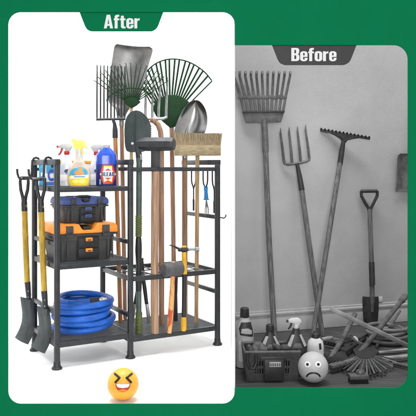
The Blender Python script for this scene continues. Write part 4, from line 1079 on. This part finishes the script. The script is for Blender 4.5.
# ---- tool caddy with bottles
cb = G(272, 381.5); D0 = cb.y
t = thing('tool_caddy', 'dark slotted caddy basket with black pouch and pale tag', 'basket', cb)
s = D0 / FPX
wB, wT, hC, dC = 50 * s, 55 * s, 29.5 * s, .17
M = frame(cb + V((0, dC / 2, 0)), math.radians(2))
def quad_slab(p, th):
    q = MB(); n = (p[1] - p[0]).cross(p[3] - p[0]).normalized() * th
    a = [q.bm.verts.new(M @ x) for x in p]; b = [q.bm.verts.new(M @ (x + n)) for x in p]
    q.bm.faces.new(a); q.bm.faces.new(b[::-1])
    for i in range(4): q.bm.faces.new((a[i], b[i], b[(i + 1) % 4], a[(i + 1) % 4]))
    return q
yb, yt = dC / 2 - .012, dC / 2
# front with slots: strips
def fpt(x, k, y=-1): # x in -1..1, k 0..1 height
    w_ = (wB + (wT - wB) * k) / 2; yy = (yb + (yt - yb) * k)
    return V((x * w_, y * yy, hC * k))
def panel(y, name):
    q = MB()
    def cell(x0, x1, k0, k1):
        b = quad_slab([fpt(x0, k0, y), fpt(x1, k0, y), fpt(x1, k1, y), fpt(x0, k1, y)], .004 * (-y)); q._merge(b.bm)
    cell(-1, 1, 0, .26); cell(-1, 1, .44, .52); cell(-1, 1, .70, 1.0)
    n = 44
    for i in range(n):
        x0 = -1 + 2 * i / n
        for k0, k1 in ((.26, .44), (.52, .70)):
            if i % 2 == 0 or i < 7 or i > n - 8 or 14 < i < 29: cell(x0, x0 + 2 / n, k0, k1)
    return q.build(name, 'g_caddy', t)
panel(-1, 'front_panel'); panel(1, 'back_panel')
for sx in (-1, 1):
    p = [fpt(sx, 0, -1), fpt(sx, 0, 1), fpt(sx, 1, 1), fpt(sx, 1, -1)]
    quad_slab(p, .004 * sx).build('side_panel', 'g_caddy', t)
quad_slab([fpt(-.99, .03, -.97), fpt(.99, .03, -.97), fpt(.99, .03, .97), fpt(-.99, .03, .97)], .004).build('base_panel', 'g_caddy', t)
MB().tube([M @ p for p in (fpt(-1, 1, -1), fpt(1, 1, -1), fpt(1, 1, 1), fpt(-1, 1, 1), fpt(-1, 1, -1))], .0065, 8, up=(0, 0, 1)).build('rim', 'g_mid', t)
MB().box((20 * s, .018, 21 * s), M, .005, off=(1 * s, -dC / 2 - .010, 12.2 * s)).build('pouch', 'g_dark', t)
MB().box((26 * s, .010, 5 * s), M, .003, off=(.5 * s, -dC / 2 - .006, 23 * s)).build('pouch_flap', 'g_dark', t)
MB().box((11.5 * s, .003, 5 * s), M, .001, off=(2 * s, -dC / 2 - .0215, 18.3 * s)).build('tag', 'g_light', t)
for k in range(5):
    MB().box((1.2 * s, .0015, 2.6 * s), M, 0, off=((-2.4 + 2.2 * k) * s, -dC / 2 - .0236, 18.3 * s)).build('tag_mark', 'g_mid', t)
MB().tube([M @ V((x * s, -dC / 2 - .008, z * s)) for x, z in ((-25, 29), (-25.5, 20), (-23, 14), (-18.5, 14), (-16.5, 20), (-17, 28))], .008, 10).build('handle', 'g_dark', t)
# bits inside the caddy
for (px, py, rr, label) in ((259, 349.5, .030, 'pale rolled cloth tucked in the left of the caddy'), (282, 348.5, .026, 'dark rolled cloth tucked in the right of the caddy')):
    c = P(px, py, D0 + .09)
    n_ = 24
    q = MB().tube([c + V((-.055 + .11 * i / n_, .006 * math.sin(i * .7), .007 * math.sin(i * .55 + px))) for i in range(n_ + 1)],
                  [rr * (.35 + .62 * math.sin(PI * (i + 1.5) / (n_ + 3)) + .07 * math.sin(i * 1.9)) for i in range(n_ + 1)], 20, b=.7, k=2.4)
    o_ = q.build('rolled_cloth', 'g_mid' if px < 270 else 'g_caddy', loc=(c.x, c.y, c.z)); tag(o_, label, 'cloth')
def g_spray(px, pyb, py_sh, D, w, m_body, m_lab, label, head=None, face=-1):
    z0 = .016; o = P(px, base_y(z0, D), D); s = D / FPX
    htop = (H - (py_sh - CY) / FPX * D) - z0
    t = thing('trigger_bottle', label, 'bottle', o)
    M = frame(o, .1)
    MB().loft([(0, w * .9, w * .6), (.005, w, w * .65), (htop * .62, w, w * .65), (htop * .80, w * .62, w * .5), (htop * .93, w * .34, w * .32), (htop, w * .30, w * .30)], M, 28, 2.4).build('body', m_body, t)
    # pale diagonal label bands on the shoulder
    for sx in (-1, 1):
        fn = body_fn([(0, w * .9, w * .6), (.005, w, w * .65), (htop * .62, w, w * .65), (htop * .80, w * .62, w * .5), (htop * .93, w * .34, w * .32), (htop, w * .30, w * .30)], 2.4)
        front_patch([(sx * w * .64, htop * .60), (sx * w * .90, htop * .63), (sx * w * .44, htop * .87), (sx * w * .22, htop * .87)], M, fn, .0012, .001).build('label_stripe', m_lab, t)
    front_patch([(-w * .5, htop * .58), (w * .5, htop * .58), (w * .25, htop * .69), (-w * .25, htop * .69)], M, fn, .0012, .001).build('label_stripe', 'g_mid', t)
    if head: spray_head(t, o + Z * (htop - .004), .74, face, head, head, 'g_dark')
    else: MB().loft([(0, w * .36, w * .36), (.004, w * .38, w * .38), (.030, w * .36, w * .36), (.033, w * .28, w * .28)], Matrix.Translation(o + Z * (htop - .006)), 24).build('cap', 'g_dark', t)
    return t
g_spray(270, 0, 330, D0 + .115, .052, 'g_dark', 'g_light', 'dark bottle with pale shoulder stripes and black cap standing in the caddy')
g_spray(296, 0, 328, D0 + .10, .052, 'g_dark', 'g_light', 'dark bottle with pale trigger head standing at the right of the caddy', 'g_bright', -1)
# tall white jug at left
D = 3.42
o = P(244.6, base_y(0, D), D); s = D / FPX
t = thing('white_jug', 'tall pale jug with dark cap standing left of the caddy', 'jug', o)
hj = (base_y(0, D) - 316) * s
jr = [(0, .034, .034), (.006, .044, .042), (hj * .60, .0445, .042), (hj * .76, .041, .039), (hj * .88, .032, .031), (hj * .96, .022, .022), (hj, .019, .019)]
MB().loft(jr, frame(o, .15), 32, 2.5).build('body', 'g_light', t)
fj = body_fn(jr, 2.5)
front_patch([(-.030, hj * .66), (.036, hj * .62), (.036, hj * .76), (.027, hj * .90), (-.022, hj * .90), (-.034, hj * .78)], frame(o, .15), fj, .0008, .0008).build('label', 'g_dark', t)
front_patch([(-.026, hj * .70), (.028, hj * .67), (.030, hj * .74), (.010, hj * .79), (-.022, hj * .78)], frame(o, .15), fj, .0018, .0008).build('label_mark', 'g_light', t)
front_patch([(-.035, hj * .15), (.036, hj * .13), (.036, hj * .5), (-.035, hj * .54)], frame(o, .15), fj, .0008, .0008).build('label', 'g_bright', t)
MB().loft([(0, .0215, .0215), (.004, .023, .023), (.044, .021, .021), (.048, .016, .016)], Matrix.Translation(o + Z * (hj - .006)), 24).build('cap', 'g_dark', t)
# white squeeze bottle behind the sad ball
D = 3.46
o = P(315.5, base_y(0, D), D)
t = thing('squeeze_bottle', 'rounded white squeeze bottle with black cap behind the sad ball', 'bottle', o)
hs = (base_y(0, D) - 337) * D / FPX
sq = [(0, .034, .028), (.005, .040, .032), (hs * .7, .041, .033), (hs * .86, .036, .030), (hs * .95, .024, .022), (hs, .018, .018)]
MB().loft(sq, frame(o, 0), 28, 2.3).build('body', 'g_bright', t)
fs = body_fn(sq, 2.3)
front_patch([(.014, hs * .60), (.026, hs * .60), (.024, hs * .82), (.012, hs * .82)], frame(o, 0), fs, .0008, .0008).build('label_mark', 'g_dark', t)
MB().loft([(0, .021, .021), (.020, .019, .019), (.024, .014, .014), (.034, .010, .010)], Matrix.Translation(o + Z * (hs - .004)), 20).build('cap', 'g_dark', t)
bpy.context.view_layer.update()

# ================================================================== CAMERA, LIGHT
cam = bpy.data.cameras.new('camera'); co = bpy.data.objects.new('camera', cam); COL.objects.link(co)
co.location = (0, 0, H); co.rotation_euler = (PI / 2, 0, 0)
cam.sensor_width = 36; cam.lens = FPX / 416 * 36; cam.shift_x = 0; cam.shift_y = -(208 - CY) / 416
cam.clip_start = .05; cam.clip_end = 200
S.camera = co
def area(name, loc, target, sx, sy, power, col=(1, 1, 1)):
    l = bpy.data.lights.new(name, 'AREA'); l.shape = 'RECTANGLE'; l.size = sx; l.size_y = sy; l.energy = power; l.color = col
    o = bpy.data.objects.new(name, l); COL.objects.link(o); o.location = loc
    o.rotation_euler = (V(target) - V(loc)).to_track_quat('-Z', 'Y').to_euler(); return o
area('front_softbox', (.3, -1.8, 1.45), (0, 2.8, .9), 2.2, 1.4, 150)
area('booth_softbox', (-.7, 3.35, 4.3), (-.7, 3.6, 0), 2.2, 1.8, 205)
area('booth_backlight', (-.75, 4.15, 2.45), (-.75, 4.9, .9), 1.7, .4, 26)
area('room_softbox', (.95, 2.98, 3.9), (.85, 4.2, .3), 1.6, .8, 62)
w = bpy.data.worlds.new('World'); S.world = w; w.use_nodes = True
w.node_tree.nodes['Background'].inputs[0].default_value = (1, 1, 1, 1); w.node_tree.nodes['Background'].inputs[1].default_value = .16
S.view_settings.view_transform = 'Standard'; S.view_settings.look = 'None'; S.view_settings.exposure = 0; S.view_settings.gamma = 1
